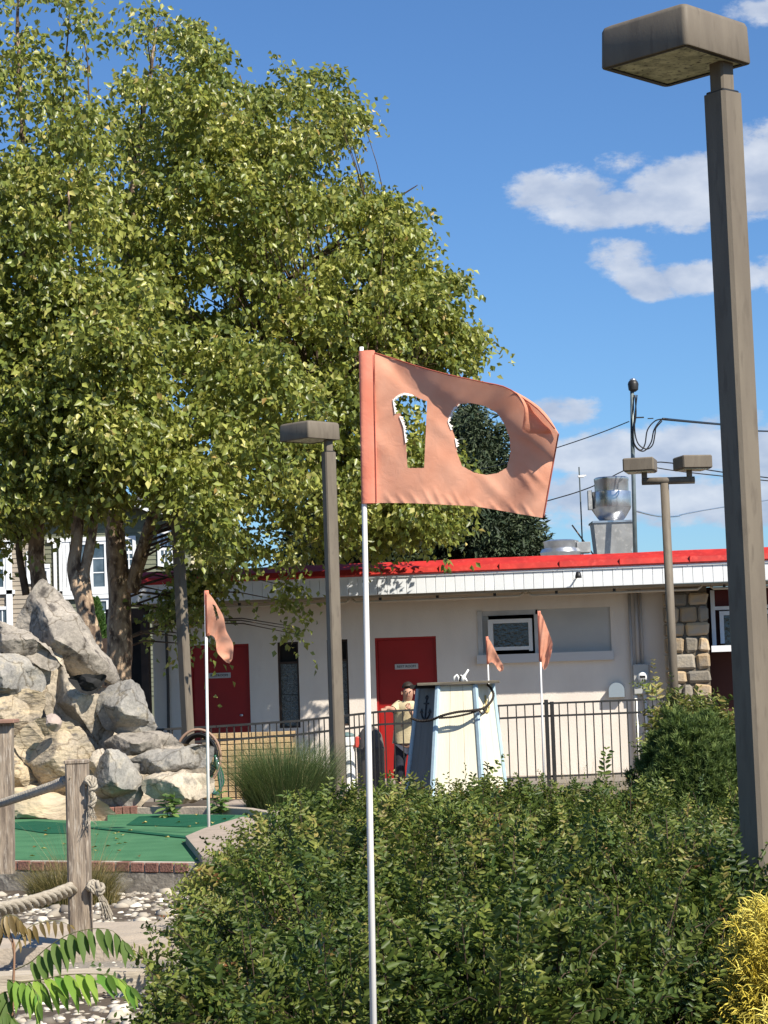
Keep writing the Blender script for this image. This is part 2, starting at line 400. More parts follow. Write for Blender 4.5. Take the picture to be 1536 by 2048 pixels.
# wall with openings: build in vertical strips
def wall_open(x0, x1, z0, z1, opens, y0=0.0, th=.2):
    mb = MB(); xs_ = sorted({x0, x1, *[a for o_ in opens for a in o_[:2]]})
    for a, b in zip(xs_[:-1], xs_[1:]):
        mid = (a + b) / 2; seg = [(o_[2], o_[3]) for o_ in opens if o_[0] <= mid <= o_[1]]
        zc = z0
        for (s0, s1) in sorted(seg):
            if s0 > zc + 1e-4: mb.bb(a, b, y0, y0 + th, zc, s0)
            zc = s1
        if zc < z1: mb.bb(a, b, y0, y0 + th, zc, z1)
    return mb
d1 = (U(380, 1350), U(499, 1350), 0, Z(450, 1289)); d2 = (U(753, 1400), U(876, 1400), 0.02, Z(815, 1274))
w1 = (U(556, 1350), U(598, 1350), Z(577, 1456), Z(577, 1284)); w2 = (U(655, 1350), U(697, 1350), Z(676, 1452), Z(676, 1279))
w3 = (U(960, 1270), U(1222, 1270), Z(1090, 1306), Z(1090, 1218))
Bp(wall_open(xl, xr, -.1, zs + .1, [d1, d2, w1, w2, w3]), 'wall', cream)
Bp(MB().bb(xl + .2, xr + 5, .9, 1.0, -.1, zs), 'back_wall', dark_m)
for (a, b, z0, z1), txt, (tx, tz), nm in ((d1, 'RESTROOM', (U(437, 1350), Z(437, 1351)), 'l'), (d2, 'REST ROOM', (U(812, 1333), Z(812, 1333)), 'r')):
    d = Bp(MB().bb(a + .035, b - .035, .06, .105, z0, z1 - .035, .004), 'door', red_door)
    Bp(MB().bb(a, a + .034, .03, .15, z0, z1).bb(b - .034, b, .03, .15, z0, z1).bb(a + .034, b - .034, .03, .15, z1 - .034, z1), 'door_frame', red_door)
    Bp(MB().bb(a - .04, b + .04, -.12, .05, -.02, .02), 'threshold', conc_lt)
    pl = Bp(MB().bb(tx - .175, tx + .175, .048, .0595, tz - .04, tz + .04, .003), 'sign_plate', mat('sign_plate_grey', (.50, .48, .46), rough=.5), d)
    cu = bpy.data.curves.new('lettering', 'FONT'); cu.body = txt; cu.size = .052; cu.align_x = 'CENTER'; cu.align_y = 'CENTER'; cu.extrude = .001; cu.space_character = 1.0; cu.offset = .0
    cu.materials.append(dark_m)
    tf = bpy.data.objects.new('lettering_curve', cu); COL.objects.link(tf); bpy.context.view_layer.update()
    tme = bpy.data.meshes.new_from_object(tf.evaluated_get(bpy.context.evaluated_depsgraph_get())); bpy.data.objects.remove(tf)
    tme.materials.clear(); tme.materials.append(dark_m)
    t = bpy.data.objects.new('lettering', tme); COL.objects.link(t); t.parent = d; t['kind'] = 'stuff'; t.location = (tx, .0455, tz); t.rotation_euler = (R_(90), 0, 0)
    kx = a + .12 if nm == 'r' else b - .14
    if nm == 'r': kx = b - .12
    Bp(MB().tube([(kx, .06, 1.02), (kx, .01, 1.02)], [.012, .012], 8).lathe((kx, .0, 1.02), [(.004, -.02), (.025, -.012), (.028, 0), (.025, .012), (.004, .02)], 10), 'handle', galv, d)
# narrow textured glass windows
glass_tex = mat('textured_glass', (.10, .12, .12), (.035, .045, .045), 26, .2, .9, 34, spec=.8, c3=(.24, .26, .26))
for (a, b, z0, z1) in (w1, w2):
    zt = z1 - (z1 - z0) * .24
    f = Bp(MB().bb(a, a + .03, .03, .14, z0, z1).bb(b - .03, b, .03, .14, z0, z1).bb(a + .03, b - .03, .03, .14, z1 - .03, z1).bb(a + .03, b - .03, .03, .14, z0, z0 + .03).bb(a + .03, b - .03, .035, .13, zt - .015, zt + .015), 'window', brown_wood)
    Bp(MB().bb(a + .03, b - .03, .09, .10, zt + .015, z1 - .03), 'transom_pane', dark_m, f)
    h = (zt - z0 - .045) / 2
    for k in range(2): Bp(MB().bb(a + .03, b - .03, .075, .09, z0 + .03 + k * h + (.006 if k else 0), z0 + .03 + (k + 1) * h), 'pane', glass_tex, f)
# window with air-conditioner style insert and blanked half
a, b, z0, z1 = w3
xm = U(1072, 1270); glass_dk = mat('dark_reflecting_glass', (.008, .009, .010), (.05, .055, .055), 12, .12, .3, 20, spec=.9, contrast=(.52, .66))
f = Bp(MB().bb(a - .03, a + .04, -.02, .15, z0, z1).bb(a + .04, xm, .02, .12, z1 - .07, z1).bb(xm - .02, xm + .03, -.02, .15, z0, z1 - .072), 'window', grey_frame)
fx0, fx1, fz0, fz1 = U(977, 1270), U(1068, 1270), Z(1022, 1303), Z(1022, 1238)
Bp(MB().bb(fx0, fx0 + .075, -.06, .1, fz0, fz1).bb(fx1 - .075, fx1 - .022, -.06, .1, fz0, fz1).bb(fx0 + .075, fx1 - .075, -.06, .1, fz1 - .06, fz1).bb(fx0 + .075, fx1 - .075, -.06, .1, fz0 + .02, fz0 + .07), 'sash', mat('white_sash', (.72, .72, .70), rough=.5), f)
Bp(MB().bb(fx0 + .075, fx1 - .075, .0, .02, fz0 + .07, fz1 - .06), 'pane', glass_dk, f)
Bp(MB().bb(a + .04, fx0, .06, .08, z0, z1 - .07), 'blank_panel', grey_panel, f)
Bp(MB().bb(a - .05, b + .03, -.09, .0, z0 - .13, z0), 'window_sill', mat('sill_grey', (.60, .58, .56), rough=.8))
Bp(MB().bb(xm + .03, b - .001, .035, .05, z0, z1), 'window_board', grey_panel)
# fascia, roof edge, soffit
fx0, fx1 = U(258, 1170, .98), U(1700, 1130, .98)
Bp(MB().bb(fx0 + .02, fx1, -.955, -.93, zs + .01, zf1), 'fascia_board', grey_frame)
pm = MB().bb(0, .136, -.026, 0, 0, zf1 - zs - .03, .004); pmo = Bp(pm, 'fascia_panel', white_fas); pme = pmo.data
pmo.location = (fx0 + .02, -.956, zs + .012)
n = int((fx1 - fx0) / .141)
for k in range(1, n): inst(pme, 'fascia_panel', (fx0 + .02 + k * .141, -.956 + random.uniform(-.002, .002), zs + .012), bld)
Bp(MB().bb(fx0, fx1, -1.0, -.9, zf1 - .022, zf1 + .004), 'trim_strip', white_fas)
rf = MB()
prof = [(-1.0, zf1 + .005), (-1.03, zf1 + .03), (-.99, zf1 + .11), (-.86, ztop - .03), (-.80, ztop), (-.62, ztop), (-.60, ztop - .12), (-.70, zf1 + .005)]
nseg = 24; vs = []
for i in range(nseg + 1):
    x = fx0 - .03 + (fx1 - fx0 + .06) * i / nseg
    for (y, z) in prof:
        w = .010 * noise.noise(Vector((x * 1.3, y * 3, 4))); vs.append((x, y, z + (w if z > zf1 + .05 else 0)))
K = len(prof)
fs = [(i * K + k, i * K + (k + 1) % K, (i + 1) * K + (k + 1) % K, (i + 1) * K + k) for i in range(nseg) for k in range(K)] + [tuple(range(K)), tuple(nseg * K + k for k in range(K - 1, -1, -1))]
rf.add(vs, fs); roof = Bp(rf, 'roof', red_roof)
Bp(MB().bb(fx0, fx1, -.6, 5.5, ztop - .20, ztop - .12), 'roof_deck', mat('grey_roofing', (.22, .22, .215), (.17, .17, .165), 3, .9), roof)
for px in (880, 1000, 1120, 1240, 1380):
    x = U(px, 1120, .9); Bp(MB().bb(x - .004, x + .004, -1.036, -.86, zf1 + .03, zf1 + .118), 'roof_seam', red_roof, roof)
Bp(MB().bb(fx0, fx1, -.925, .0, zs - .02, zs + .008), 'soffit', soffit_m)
lt_m = mat('pale_light_tube', (.50, .42, .31), rough=.5)
for a_, b_ in ((435, 700), (704, 1048), (1056, 1405), (1420, 1600)):
    x0, x1 = U(a_, 1205, .8), U(b_, 1205, .8)
    Bp(MB().tube([(x0, -.80, zs - .025), (x0 + .06, -.80, zs - .075), (x1 - .06, -.80, zs - .075), (x1, -.80, zs - .025)], .018, 8), 'light_tube', lt_m, smooth=True)
    for k in range(3):
        xx = x0 + (x1 - x0) * (k + .5) / 3; Bp(MB().bb(xx - .02, xx + .02, -.82, -.78, zs - .058, zs - .02), 'bracket', black_m)
# security lamp on the fascia
x, z = ub(1152, 1152, 1.1)
s = Bp(MB().tube([(x - .01, -.98, z - .03), (x, -1.04, z - .03), (x + .03, -1.12, z + .02)], .012, 8), 'security_lamp', white_fas)
Bp(MB().lathe((x + .035, -1.14, z + .0), [(.01, .06), (.03, .055), (.045, .0), (.048, -.03), (.01, -.032)], 14), 'lamp_head', black_m, s, smooth=True)
# left end: brown posts, dark recess, downspout
Bp(MB().bb(U(296, 1400), U(311, 1400), -.35, -.22, -.1, zs - .02), 'corner_post', brown_wood)
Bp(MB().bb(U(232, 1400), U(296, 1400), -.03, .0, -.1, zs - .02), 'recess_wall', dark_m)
Bp(MB().bb(U(228, 1400), U(311, 1400), -.36, -.21, zs - .24, zs - .022), 'porch_beam', brown_wood)
x = U(337, 1400)
Bp(MB().tube([(x, -.05, zs - .05), (x + .01, -.05, 1.5), (x - .005, -.05, .3)], .022, 6), 'downspout', mat('dark_pipe', (.05, .045, .04), rough=.6))
# conduits + meter + vent box
for px, r_, zb in ((1263, .022, .05), (1276, .03, 1.55), (1285, .014, 1.55)):
    x = U(px, 1300); Bp(MB().tube([(x, -.06, zs - .02), (x, -.06, zb)], r_, 8), 'conduit', mat('conduit_paint', (.46, .43, .40), rough=.6), smooth=True)
mx0, mx1, mz0, mz1 = U(1267, 1350), U(1299, 1350), Z(1283, 1388), Z(1283, 1328)
mt = Bp(MB().bb(mx0, mx1, -.14, -.001, mz0, mz1, .01), 'electric_meter', mat('meter_box', (.42, .42, .40), rough=.5))
xc, zc = (mx0 + mx1) / 2 + .02, (mz0 + mz1) / 2 + .03
Bp(MB().tube([(xc, -.14, zc), (xc, -.155, zc)], [.085, .08], 20), 'meter_ring', galv, mt)
Bp(MB().tube([(xc, -.155, zc), (xc, -.20, zc), (xc, -.22, zc)], [.07, .068, .05], 20), 'meter_dial', mat('meter_glass', (.75, .76, .76), rough=.15), mt, smooth=True)
Bp(MB().bb(xc - .04, xc + .04, -.226, -.2205, zc - .012, zc + .02), 'meter_display', dark_m, mt)
for px in (1272, 1291):
    x = U(px, 1400); Bp(MB().tube([(x, -.07, mz0), (x, -.07, 0)], .03, 8), 'conduit', mat('white_pipe', (.78, .76, .70), rough=.5), smooth=True)
vx0, vx1, vz0, vz1 = U(1218, 1380), U(1249, 1380), Z(1233, 1394), Z(1233, 1365)
pv = [(vx0, vz0), (vx1, vz0), (vx1, vz0 + .10)] + [((vx0 + vx1) / 2 + (vx1 - vx0) / 2 * math.cos(t), vz0 + .10 + (vz1 - vz0 - .1) * math.sin(t)) for t in [math.pi * k / 10 for k in range(1, 10)]] + [(vx0, vz0 + .10)]
Bp(MB().prism(pv, -.12, -.001, lambda x, z, y: (x, y, z)), 'wall_vent', mat('blue_grey_vent', (.25, .30, .34), rough=.5))
# stone corner pier with single stones
sx0, sx1 = U(1336, 1330, .45), U(1421, 1330, .45)
Bp(MB().bb(sx0 + .02, sx1 - .01, -.43, .1, -.1, zs - .021), 'stone_pier_core', mortar)
rows = []; z = -.08; k = 0
while z < zs - .10:
    h = random.choice([.14, .2, .28, .36, .24]); h = min(h, zs - .03 - z)
    x = sx0 - .01; 
    while x < sx1 - .02:
        w = random.uniform(.16, .42); w = min(w, sx1 + .005 - x)
        if sx1 + .005 - (x + w) < .1: w = sx1 + .005 - x
        mb = MB().box((0, 0, 0), (w - .022, .08, h - .022), None, .03)
        mb.v = [(a + .03 * noise.noise(Vector((a * 9 + k, b * 9, c * 9))), b + .02 * noise.noise(Vector((a * 6, b * 9 + k, c * 6))), c + .03 * noise.noise(Vector((a * 9, b * 9, c * 9 + k)))) for a, b, c in mb.v]
        so_ = Bp(mb, 'stone', stone_m if random.random() < .6 else stone_g); so_.location = (x + w / 2, -.445, z + h / 2); k += 1
        x += w
    for yy_ in (-.32, -.14):
        mb = MB().box((0, 0, 0), (.07, .16, h - .03), None, .015); so_ = Bp(mb, 'stone', stone_m); so_.location = (sx0 - .005, yy_, z + h / 2)
    z += h
# right bay: white framed window above a dark opening
rx0, rx1 = U(1423, 1250), U(1423, 1250) + 1.6
Bp(MB().bb(rx0 - .06, rx1 + .3, .12, .2, -.1, zs - .02), 'bay_wall', mat('dark_red_brown_wall', (.06, .018, .014), rough=.8))
wz0, wz1 = Z(1450, 1291, .0), Z(1450, 1180, .0)
f = Bp(MB().bb(rx0, rx0 + .06, -.06, .1, wz0, wz1).bb(rx0 + .06, rx1, -.03, .1, wz0 + .52, wz0 + .57).bb(rx0 + .12, rx0 + .18, -.02, .1, wz0 + .03, wz0 + .50).bb(rx0 + .18, rx1, -.02, .1, wz0 + .44, wz0 + .50), 'window', mat('white_window_frame', (.78, .80, .82), rough=.5))
Bp(MB().bb(rx0 + .18, rx1, .04, .06, wz0, wz0 + .44), 'pane', glass_dk, f)
Bp(MB().bb(rx0 + .06, rx1, .06, .08, wz0 + .57, wz1), 'upper_panel', mat('deep_red_panel', (.10, .01, .01), rough=.6), f)
Bp(MB().bb(rx0 - .02, rx1, -.42, .1, wz0 - .09, wz0 - .002), 'window_sill', mat('white_sill', (.8, .8, .8), rough=.5), f)

# rooftop equipment (things of their own)
def Yat(px, off):      # world depth of plane behind the wall
    x = U(px, 1150, off); return (WM[bld.name] @ Vector((x, -off, 0))).y
YR = 33.0
fan = thing('exhaust_fan', 'galvanised kitchen exhaust fan with wide drum on tapered box, on roof beside mast', 'exhaust fan', W(1225, 1112, YR))
def px2(px, py, Y=YR): p = W(px, py, Y); return p
c = W(1226, 1108, YR); sc = 1 / S(YR)
zb = lambda py: W(1226, py, YR).z
mb = MB(); h0, h1 = zb(1135), zb(1047)
hw0, hw1 = 33 * sc, 40 * sc
vs = [(c.x + a * hw0, YR + b * hw0, h0) for a, b in ((-1, -1), (1, -1), (1, 1), (-1, 1))] + [(c.x + a * hw1, YR + b * hw1, h1) for a, b in ((-1, -1), (1, -1), (1, 1), (-1, 1))]
mb.add(vs, [(0, 1, 2, 3), (4, 5, 6, 7), (0, 1, 5, 4), (1, 2, 6, 5), (2, 3, 7, 6), (3, 0, 4, 7)])
mb.build('curb_box', galv_matte, fan)
MB().box((c.x, YR, h1 + .012), (hw1 * 2 + .04, hw1 * 2 + .04, .03)).build('flange', galv, fan)
auto_smooth(MB().lathe((c.x, YR, 0), [(.17, h1 + .03), (.22, zb(1036)), (.31, zb(1018)), (.315, zb(1014))], 32).build('wind_band', galv, fan))
auto_smooth(MB().lathe((c.x, YR, 0), [(.315, zb(1016)), (.32, zb(1014)), (.32, zb(986)), (.315, zb(984)), (.28, zb(984))], 32).build('drum', galv, fan))
auto_smooth(MB().lathe((c.x + .02, YR, 0), [(.262, zb(986)), (.268, zb(982)), (.268, zb(964)), (.274, zb(962)), (.274, zb(957)), (.25, zb(955))], 32).build('cap', galv, fan))
MB().box((c.x - .34, YR - .1, zb(1000)), (.06, .16, .30)).build('motor_box', galv_matte, fan)
vent = thing('roof_vent', 'low round galvanised roof vent sitting behind the red roof edge', 'roof vent', W(1125, 1112, 32.6))
c = W(1122, 1100, 32.6); zv = lambda py: W(1122, py, 32.6).z
auto_smooth(MB().lathe((c.x, c.y, 0), [(.30, zv(1118)), (.33, zv(1105)), (.30, zv(1098)), (.26, zv(1096)), (.27, zv(1086)), (.28, zv(1083)), (.2, zv(1080))], 28).build('cowl', galv, vent))
MB().box((c.x + .34, c.y, zv(1097)), (.22, .3, .17), None, .01).build('motor_box', galv_matte, vent)
an = thing('antenna_rod', 'thin dark antenna rod with small white bracket on roof', 'antenna', W(1165, 1112, 33.4))
MB().tube([W(1158, 934, 33.4), W(1161, 1000, 33.4), W(1166, 1115, 33.4)], .012, 6).build('rod', mat('antenna_metal', (.10, .12, .12), rough=.5), an)
MB().box(W(1162, 953, 33.4), (.10, .03, .035), None, .006).box(W(1168, 951, 33.4), (.07, .02, .02)).build('bracket', white_pole, an)
pk = MB().tube([W(1144, 1050, 33.1), W(1190, 1114, 33.1)], .013, 6).build('brace_rod', mat('rusty_rod', (.22, .13, .08), rough=.8)); tag(pk, 'thin rusty brace rod leaning towards the exhaust fan on roof', 'rod')
# service mast
ms = thing('service_mast', 'grey steel electric service mast with black weatherhead rising above roof', 'mast', W(1270, 1118, 32.3))
MB().tube([W(1264, 776, 32.3), W(1265, 880, 32.3), W(1268, 1000, 32.3), W(1271, 1122, 32.3)], [.03, .032, .034, .036], 10).build('mast_pipe', mat('mast_steel', (.22, .26, .26), (.14, .17, .17), 5, .4, metal=.4), ms, smooth=True)
c = W(1264, 776, 32.3)
auto_smooth(MB().lathe((c.x + .02, c.y, c.z), [(.035, -.06), (.075, -.03), (.085, .06), (.07, .1), (.03, .13)], 16).build('weatherhead', black_m, ms))
MB().lathe((c.x + .02, c.y, c.z), [(.06, .105), (.05, .135), (.02, .15)], 12).build('weatherhead_cap', galv, ms, smooth=True)
def cable(pts, r, name, label, m=rubber, parent=None):
    P = [Vector(p) for p in pts]; Q = []
    for i in range(len(P) - 1):
        p0 = P[max(i - 1, 0)]; p1 = P[i]; p2 = P[i + 1]; p3 = P[min(i + 2, len(P) - 1)]
        for t in [k / 6 for k in range(6)]:
            Q.append(.5 * ((2 * p1) + (p2 - p0) * t + (2 * p0 - 5 * p1 + 4 * p2 - p3) * t * t + (3 * p1 - p0 - 3 * p2 + p3) * t ** 3))
    Q.append(P[-1])
    o = MB().tube(Q, r, 6).build(name, m, parent, smooth=True)
    if label: tag(o, label, 'cable')
    return o
for k, pts in enumerate(([(1270, 790), (1272, 830), (1266, 868), (1270, 890), (1282, 900), (1290, 888), (1295, 860), (1310, 842), (1326, 838)],
            [(1268, 790), (1264, 840), (1264, 870), (1272, 895), (1288, 902), (1302, 885), (1308, 860), (1320, 842), (1330, 838)],
            [(1274, 790), (1269, 850), (1275, 885), (1292, 898), (1305, 890), (1310, 868), (1312, 856), (1324, 842)])):
    cable([W(a, b, 32.25 - .05 * k) for a, b in pts], .011, 'drip_loop', None, rubber, ms)
MB().box(W(1280, 835, 32.3), (.12, .02, .02)).box(W(1301, 837, 32.3), (.09, .015, .015)).build('insulator_bracket', black_m, ms)
cable([W(1326, 838, 32.2), W(1400, 845, 36), W(1470, 851, 42), W(1600, 862, 60), W(2000, 850, 120)], .022, 'overhead_cable', 'thick black overhead cable running right from the drip loops')
cable([W(1258, 843, 32.3), W(1200, 866, 33), W(1115, 895, 34), W(1000, 930, 36), W(700, 990, 42)], .008, 'overhead_cable', 'thin black cable running left from the mast behind the big flag')
cable([W(900, 1055, 60), W(1094, 1002, 60), W(1180, 975, 60), W(1300, 925, 60), W(1450, 945, 62), W(1700, 975, 66)], .018, 'overhead_cable', 'far dark wire passing behind the exhaust fan and double lamp')
cable([W(1285, 930, 70), W(1370, 944, 70), W(1600, 968, 70)], .02, 'overhead_cable', 'upper far wire seen between heads of the double lamp')
cable([W(1270, 1022, 34), W(1350, 1033, 45), W(1460, 1012, 60), W(1800, 960, 120)], .016, 'overhead_cable', 'pale sunlit wire running right from the mast beside the exhaust fan', galv)

# ------------------------------------------------------------------ lamps
def lamp_parts(root, ztop, zbase, tilt=(0, 0), prot=R_(-5), hrot=R_(0), ds=.102):
    """local: post axis at x=y=0 at top; head offset"""
    def post_mb():
        mb = MB(); h = ds / 2; a0 = R_(45) + prot; vs = []
        for (z, ox, oy) in ((zbase, tilt[0], tilt[1]), (ztop, 0, 0)):
            for k in range(4):
                for e in (-.13, .13):
                    a = a0 + k * math.pi / 2 + e; rr = h * math.sqrt(2) * (1 if True else 0) * .985
                    vs.append((ox + rr * math.cos(a), oy + rr * math.sin(a), z))
        mb.add(vs, [tuple(range(8)), tuple(range(8, 16))] + [(k, (k + 1) % 8, 8 + (k + 1) % 8, 8 + k) for k in range(8)])
        return mb
    post_mb().build('pole', taupe, root, world=False)
    rz = Matrix.Rotation(R_(45) + prot, 3, 'Z')
    nk = ds * .70
    MB().box((0, 0, ztop + .07), (nk, nk, .14), Matrix.Rotation(prot, 3, 'Z'), .008).build('neck', taupe, root, world=False)
    MB().box((0, 0, ztop + .006), (ds * .9, ds * .9, .014), Matrix.Rotation(prot, 3, 'Z'), .004).build('collar', black_m, root, world=False)
    hz = ztop + .12; hc = Vector((-.175, 0.0, hz + .082)); HR = Matrix.Rotation(R_(45) + hrot, 3, 'Z')
    # hollow head: shell with lip and recessed lens
    mb = MB(); sds = .42 / 2
    def ring(hh, z, nn=6, rad=.022):
        r = []
        for k, (a, b) in enumerate(((1, 1), (-1, 1), (-1, -1), (1, -1))):
            for j in range(nn):
                t = k * math.pi / 2 + j / (nn - 1) * math.pi / 2
                r.append(HR @ Vector((a * (hh - rad) + rad * math.cos(t), b * (hh - rad) + rad * math.sin(t), 0)) + Vector((hc.x, hc.y, hc.z + z)))
        return r
    levels = [ring(sds - .022, -.079), ring(sds - .02, -.083), ring(sds - .002, -.083), ring(sds, -.078), ring(sds - .004, .06), ring(sds - .01, .075), ring(sds - .024, .083)]
    nn = 24; vs = [v for l in levels for v in l]
    fs = [(i * nn + k, i * nn + (k + 1) % nn, (i + 1) * nn + (k + 1) % nn, (i + 1) * nn + k) for i in range(len(levels) - 1) for k in range(nn)]
    fs.append(tuple((len(levels) - 1) * nn + k for k in range(nn)))
    mb.add(vs, fs); hd = mb.build('lamp_head', taupe, root, world=False); auto_smooth(hd, 40)
    MB().box((hc.x, hc.y, hc.z - .076), (.38, .38, .006), HR).build('lens', lens_m, hd, world=False)
    # dark gasket round the lens
    g_ = MB()
    for s_ in (-1, 1):
        g_.box(Vector((hc.x, hc.y, hc.z - .0815)) + HR @ Vector((s_ * .188, 0, 0)), (.014, .388, .006), HR)
        g_.box(Vector((hc.x, hc.y, hc.z - .0815)) + HR @ Vector((0, s_ * .188, 0)), (.362, .014, .006), HR)
    g_.build('gasket', black_m, hd, world=False)
    a = R_(-45) + prot + R_(0)
    n_ = Matrix.Rotation(prot, 3, 'Z')
    for v, zz in (((ds / 2 + .002, -.0, 0), ztop - .07),):
        p = Matrix.Rotation(prot - R_(45) + R_(0), 3, 'Z') @ Vector((ds * .5, 0, 0))
        MB().tube([(p.x * .9, p.y * .9, zz), (p.x * 1.09, p.y * 1.09, zz)], .006, 8).build('bolt', black_m, root, world=False)
# the pole's square is turned so one face looks right-front, other left-front
def lamp(label, px, py, Y, base=(0, 0), prot=0.0, hrot=0.0, zg=.25, group='taupe box lamp posts'):
    top = W(px, py, Y)
    r = thing('lamp_post', label, 'lamp post', (top.x, top.y, 0), 0, group)
    lamp_parts(r, top.z, zg - .1, base, R_(45) + prot, hrot)
    return r
def tilt_for(px0, py0, px1, py1, Y):
    a = W(px0, py0, Y); b = W(px1, py1, Y); k = (a.z - .1) / (a.z - b.z); return ((b.x - a.x) * k, 0)
lamp('tallest lamp post with a square box head, rising behind the yellow shrub', 1445, 190, 8.0, tilt_for(1445, 190, 1520, 1700, 8.0), R_(-7), R_(0), .25)
lamp('middle lamp post with a square box head, left of the flag numbered 10', 657, 905, 20.0, tilt_for(657, 905, 677, 1550, 20.0), R_(-20), R_(0), .15)
lamp('lamp post with its head hidden among birch leaves, behind the rock mound', 350, 962, 24.1, tilt_for(350, 962, 378, 1490, 24.1), R_(3), R_(6), .05)
# double lamp
top = W(1329, 970, 25.0); tl = tilt_for(1329, 970, 1349, 1390, 25)
r = thing('double_lamp_post', 'slim pole with two box heads on a crossbar in front of the stone pier', 'lamp post', (top.x, top.y, 0))
MB().tube([(top.x, top.y, top.z + .02), (top.x + tl[0], top.y, .05)], .052, 12).build('pole', taupe, r, smooth=True)
cl, cr_ = W(1284, 963, 25), W(1389, 960, 25)
MB().tube([cl, cr_], .045, 10).build('crossbar', taupe, r, smooth=True)
for (hx, hy, nx_, rot) in ((1280, 931, 1289, R_(14)), (1385, 926, 1379, R_(-12))):
    hc = W(hx, hy, 25); HR = Matrix.Rotation(-rot, 3, 'Z')
    n0 = W(nx_, 958, 25)
    MB().box((n0.x, 25, (n0.z + hc.z - .08) / 2), (.062, .062, hc.z - .08 - n0.z), None, .006).build('neck', taupe, r)
    hd = MB().box((hc.x, 25, hc.z), (.37, .37, .16), HR, .015).build('lamp_head', taupe, r)
    MB().box((hc.x, 25, hc.z - .083), (.32, .32, .006), HR).build('lens', lens_m, hd)

# ------------------------------------------------------------------ flags
def cloth_mat(name, c, trans=.28, sc_=300):
    m = bpy.data.materials.new(name); m.use_nodes = True; t = m.node_tree; nd = t.nodes; p = nd['Principled BSDF']
    p.inputs['Roughness'].default_value = .75; p.inputs['Specular IOR Level'].default_value = .15
    p.inputs['Sheen Weight'].default_value = .2
    tc_ = nd.new('ShaderNodeTexCoord'); n_ = nd.new('ShaderNodeTexNoise'); n_.inputs['Scale'].default_value = 14; n_.inputs['Detail'].default_value = 6; t.links.new(tc_.outputs['Object'], n_.inputs['Vector'])
    r = nd.new('ShaderNodeValToRGB'); r.color_ramp.elements[0].position = .3; r.color_ramp.elements[1].position = .7
    r.color_ramp.elements[0].color = (c[0] * .92, c[1] * .88, c[2] * .85, 1); r.color_ramp.elements[1].color = (min(1, c[0] * 1.02), c[1] * 1.12, c[2] * 1.15, 1)
    t.links.new(n_.outputs[0], r.inputs[0]); t.links.new(r.outputs[0], p.inputs['Base Color'])
    nb = nd.new('ShaderNodeTexNoise'); nb.inputs['Scale'].default_value = sc_; t.links.new(tc_.outputs['Object'], nb.inputs['Vector'])
    b = nd.new('ShaderNodeBump'); b.inputs['Strength'].default_value = .15; b.inputs['Distance'].default_value = .002; t.links.new(nb.outputs[0], b.inputs['Height']); nb2 = nd.new('ShaderNodeTexNoise'); nb2.inputs['Scale'].default_value = 34; nb2.inputs['Detail'].default_value = 3; nb2.inputs['Distortion'].default_value = 1.2; t.links.new(tc_.outputs['Object'], nb2.inputs['Vector'])
    b2 = nd.new('ShaderNodeBump'); b2.inputs['Strength'].default_value = .35; b2.inputs['Distance'].default_value = .004; t.links.new(nb2.outputs[0], b2.inputs['Height']); t.links.new(b.outputs[0], b2.inputs['Normal']); t.links.new(b2.outputs[0], p.inputs['Normal'])
    tr = nd.new('ShaderNodeBsdfTranslucent'); t.links.new(r.outputs[0], tr.inputs[0])
    ms_ = nd.new('ShaderNodeMixShader'); ms_.inputs[0].default_value = trans; t.links.new(p.outputs[0], ms_.inputs[1]); t.links.new(tr.outputs[0], ms_.inputs[2]); t.links.new(ms_.outputs[0], nd['Material Output'].inputs[0])
    return m
orange = cloth_mat('faded_orange_nylon', (.90, .42, .27), .40)
orange_sl = cloth_mat('orange_nylon_sleeve', (.86, .29, .19), .2)
orange_dk = cloth_mat('stitched_hem', (.38, .09, .06), .1)
thread_m = mat('white_backing_threads', (.85, .80, .74), rough=.9)
def in_poly(x, y, poly):
    c = np.zeros(x.shape, bool); n = len(poly)
    for i in range(n):
        x0, y0 = poly[i]; x1, y1 = poly[(i + 1) % n]
        cond = ((y0 > y) != (y1 > y)); 
        with np.errstate(divide='ignore', invalid='ignore'):
            xi = (x1 - x0) * (y - y0) / (y1 - y0 + 1e-12) + x0
        c ^= cond & (x < xi)
    return c
def curve_at(pts, n):
    p = np.array(pts, float); d = np.concatenate([[0], np.cumsum(np.hypot(*np.diff(p, axis=0).T))]); d /= d[-1]
    # smooth (Catmull-Rom) resample
    out_ = []
    for t in np.linspace(0, 1, n):
        i = min(len(p) - 2, max(0, np.searchsorted(d, t, side='right') - 1)); u = (t - d[i]) / max(1e-9, d[i + 1] - d[i])
        p0, p1, p2, p3 = p[max(i - 1, 0)], p[i], p[i + 1], p[min(i + 2, len(p) - 1)]
        out_.append(.5 * (2 * p1 + (p2 - p0) * u + (2 * p0 - 5 * p1 + 4 * p2 - p3) * u * u + (3 * p1 - p0 - 3 * p2 + p3) * u ** 3))
    return np.array(out_)
def pxgrid(P, Y, h):
    """P (...,2) pixels, h metres towards camera -> world"""
    d = np.array(FW)[None] + (P[..., 0:1] - 768) / F * np.array(CR) + (1024 - P[..., 1:2]) / F * np.array(CU)
    d = d / d[..., 1:2]; Yv = (Y - h)[..., None]
    return np.array(EYE) + d * Yv
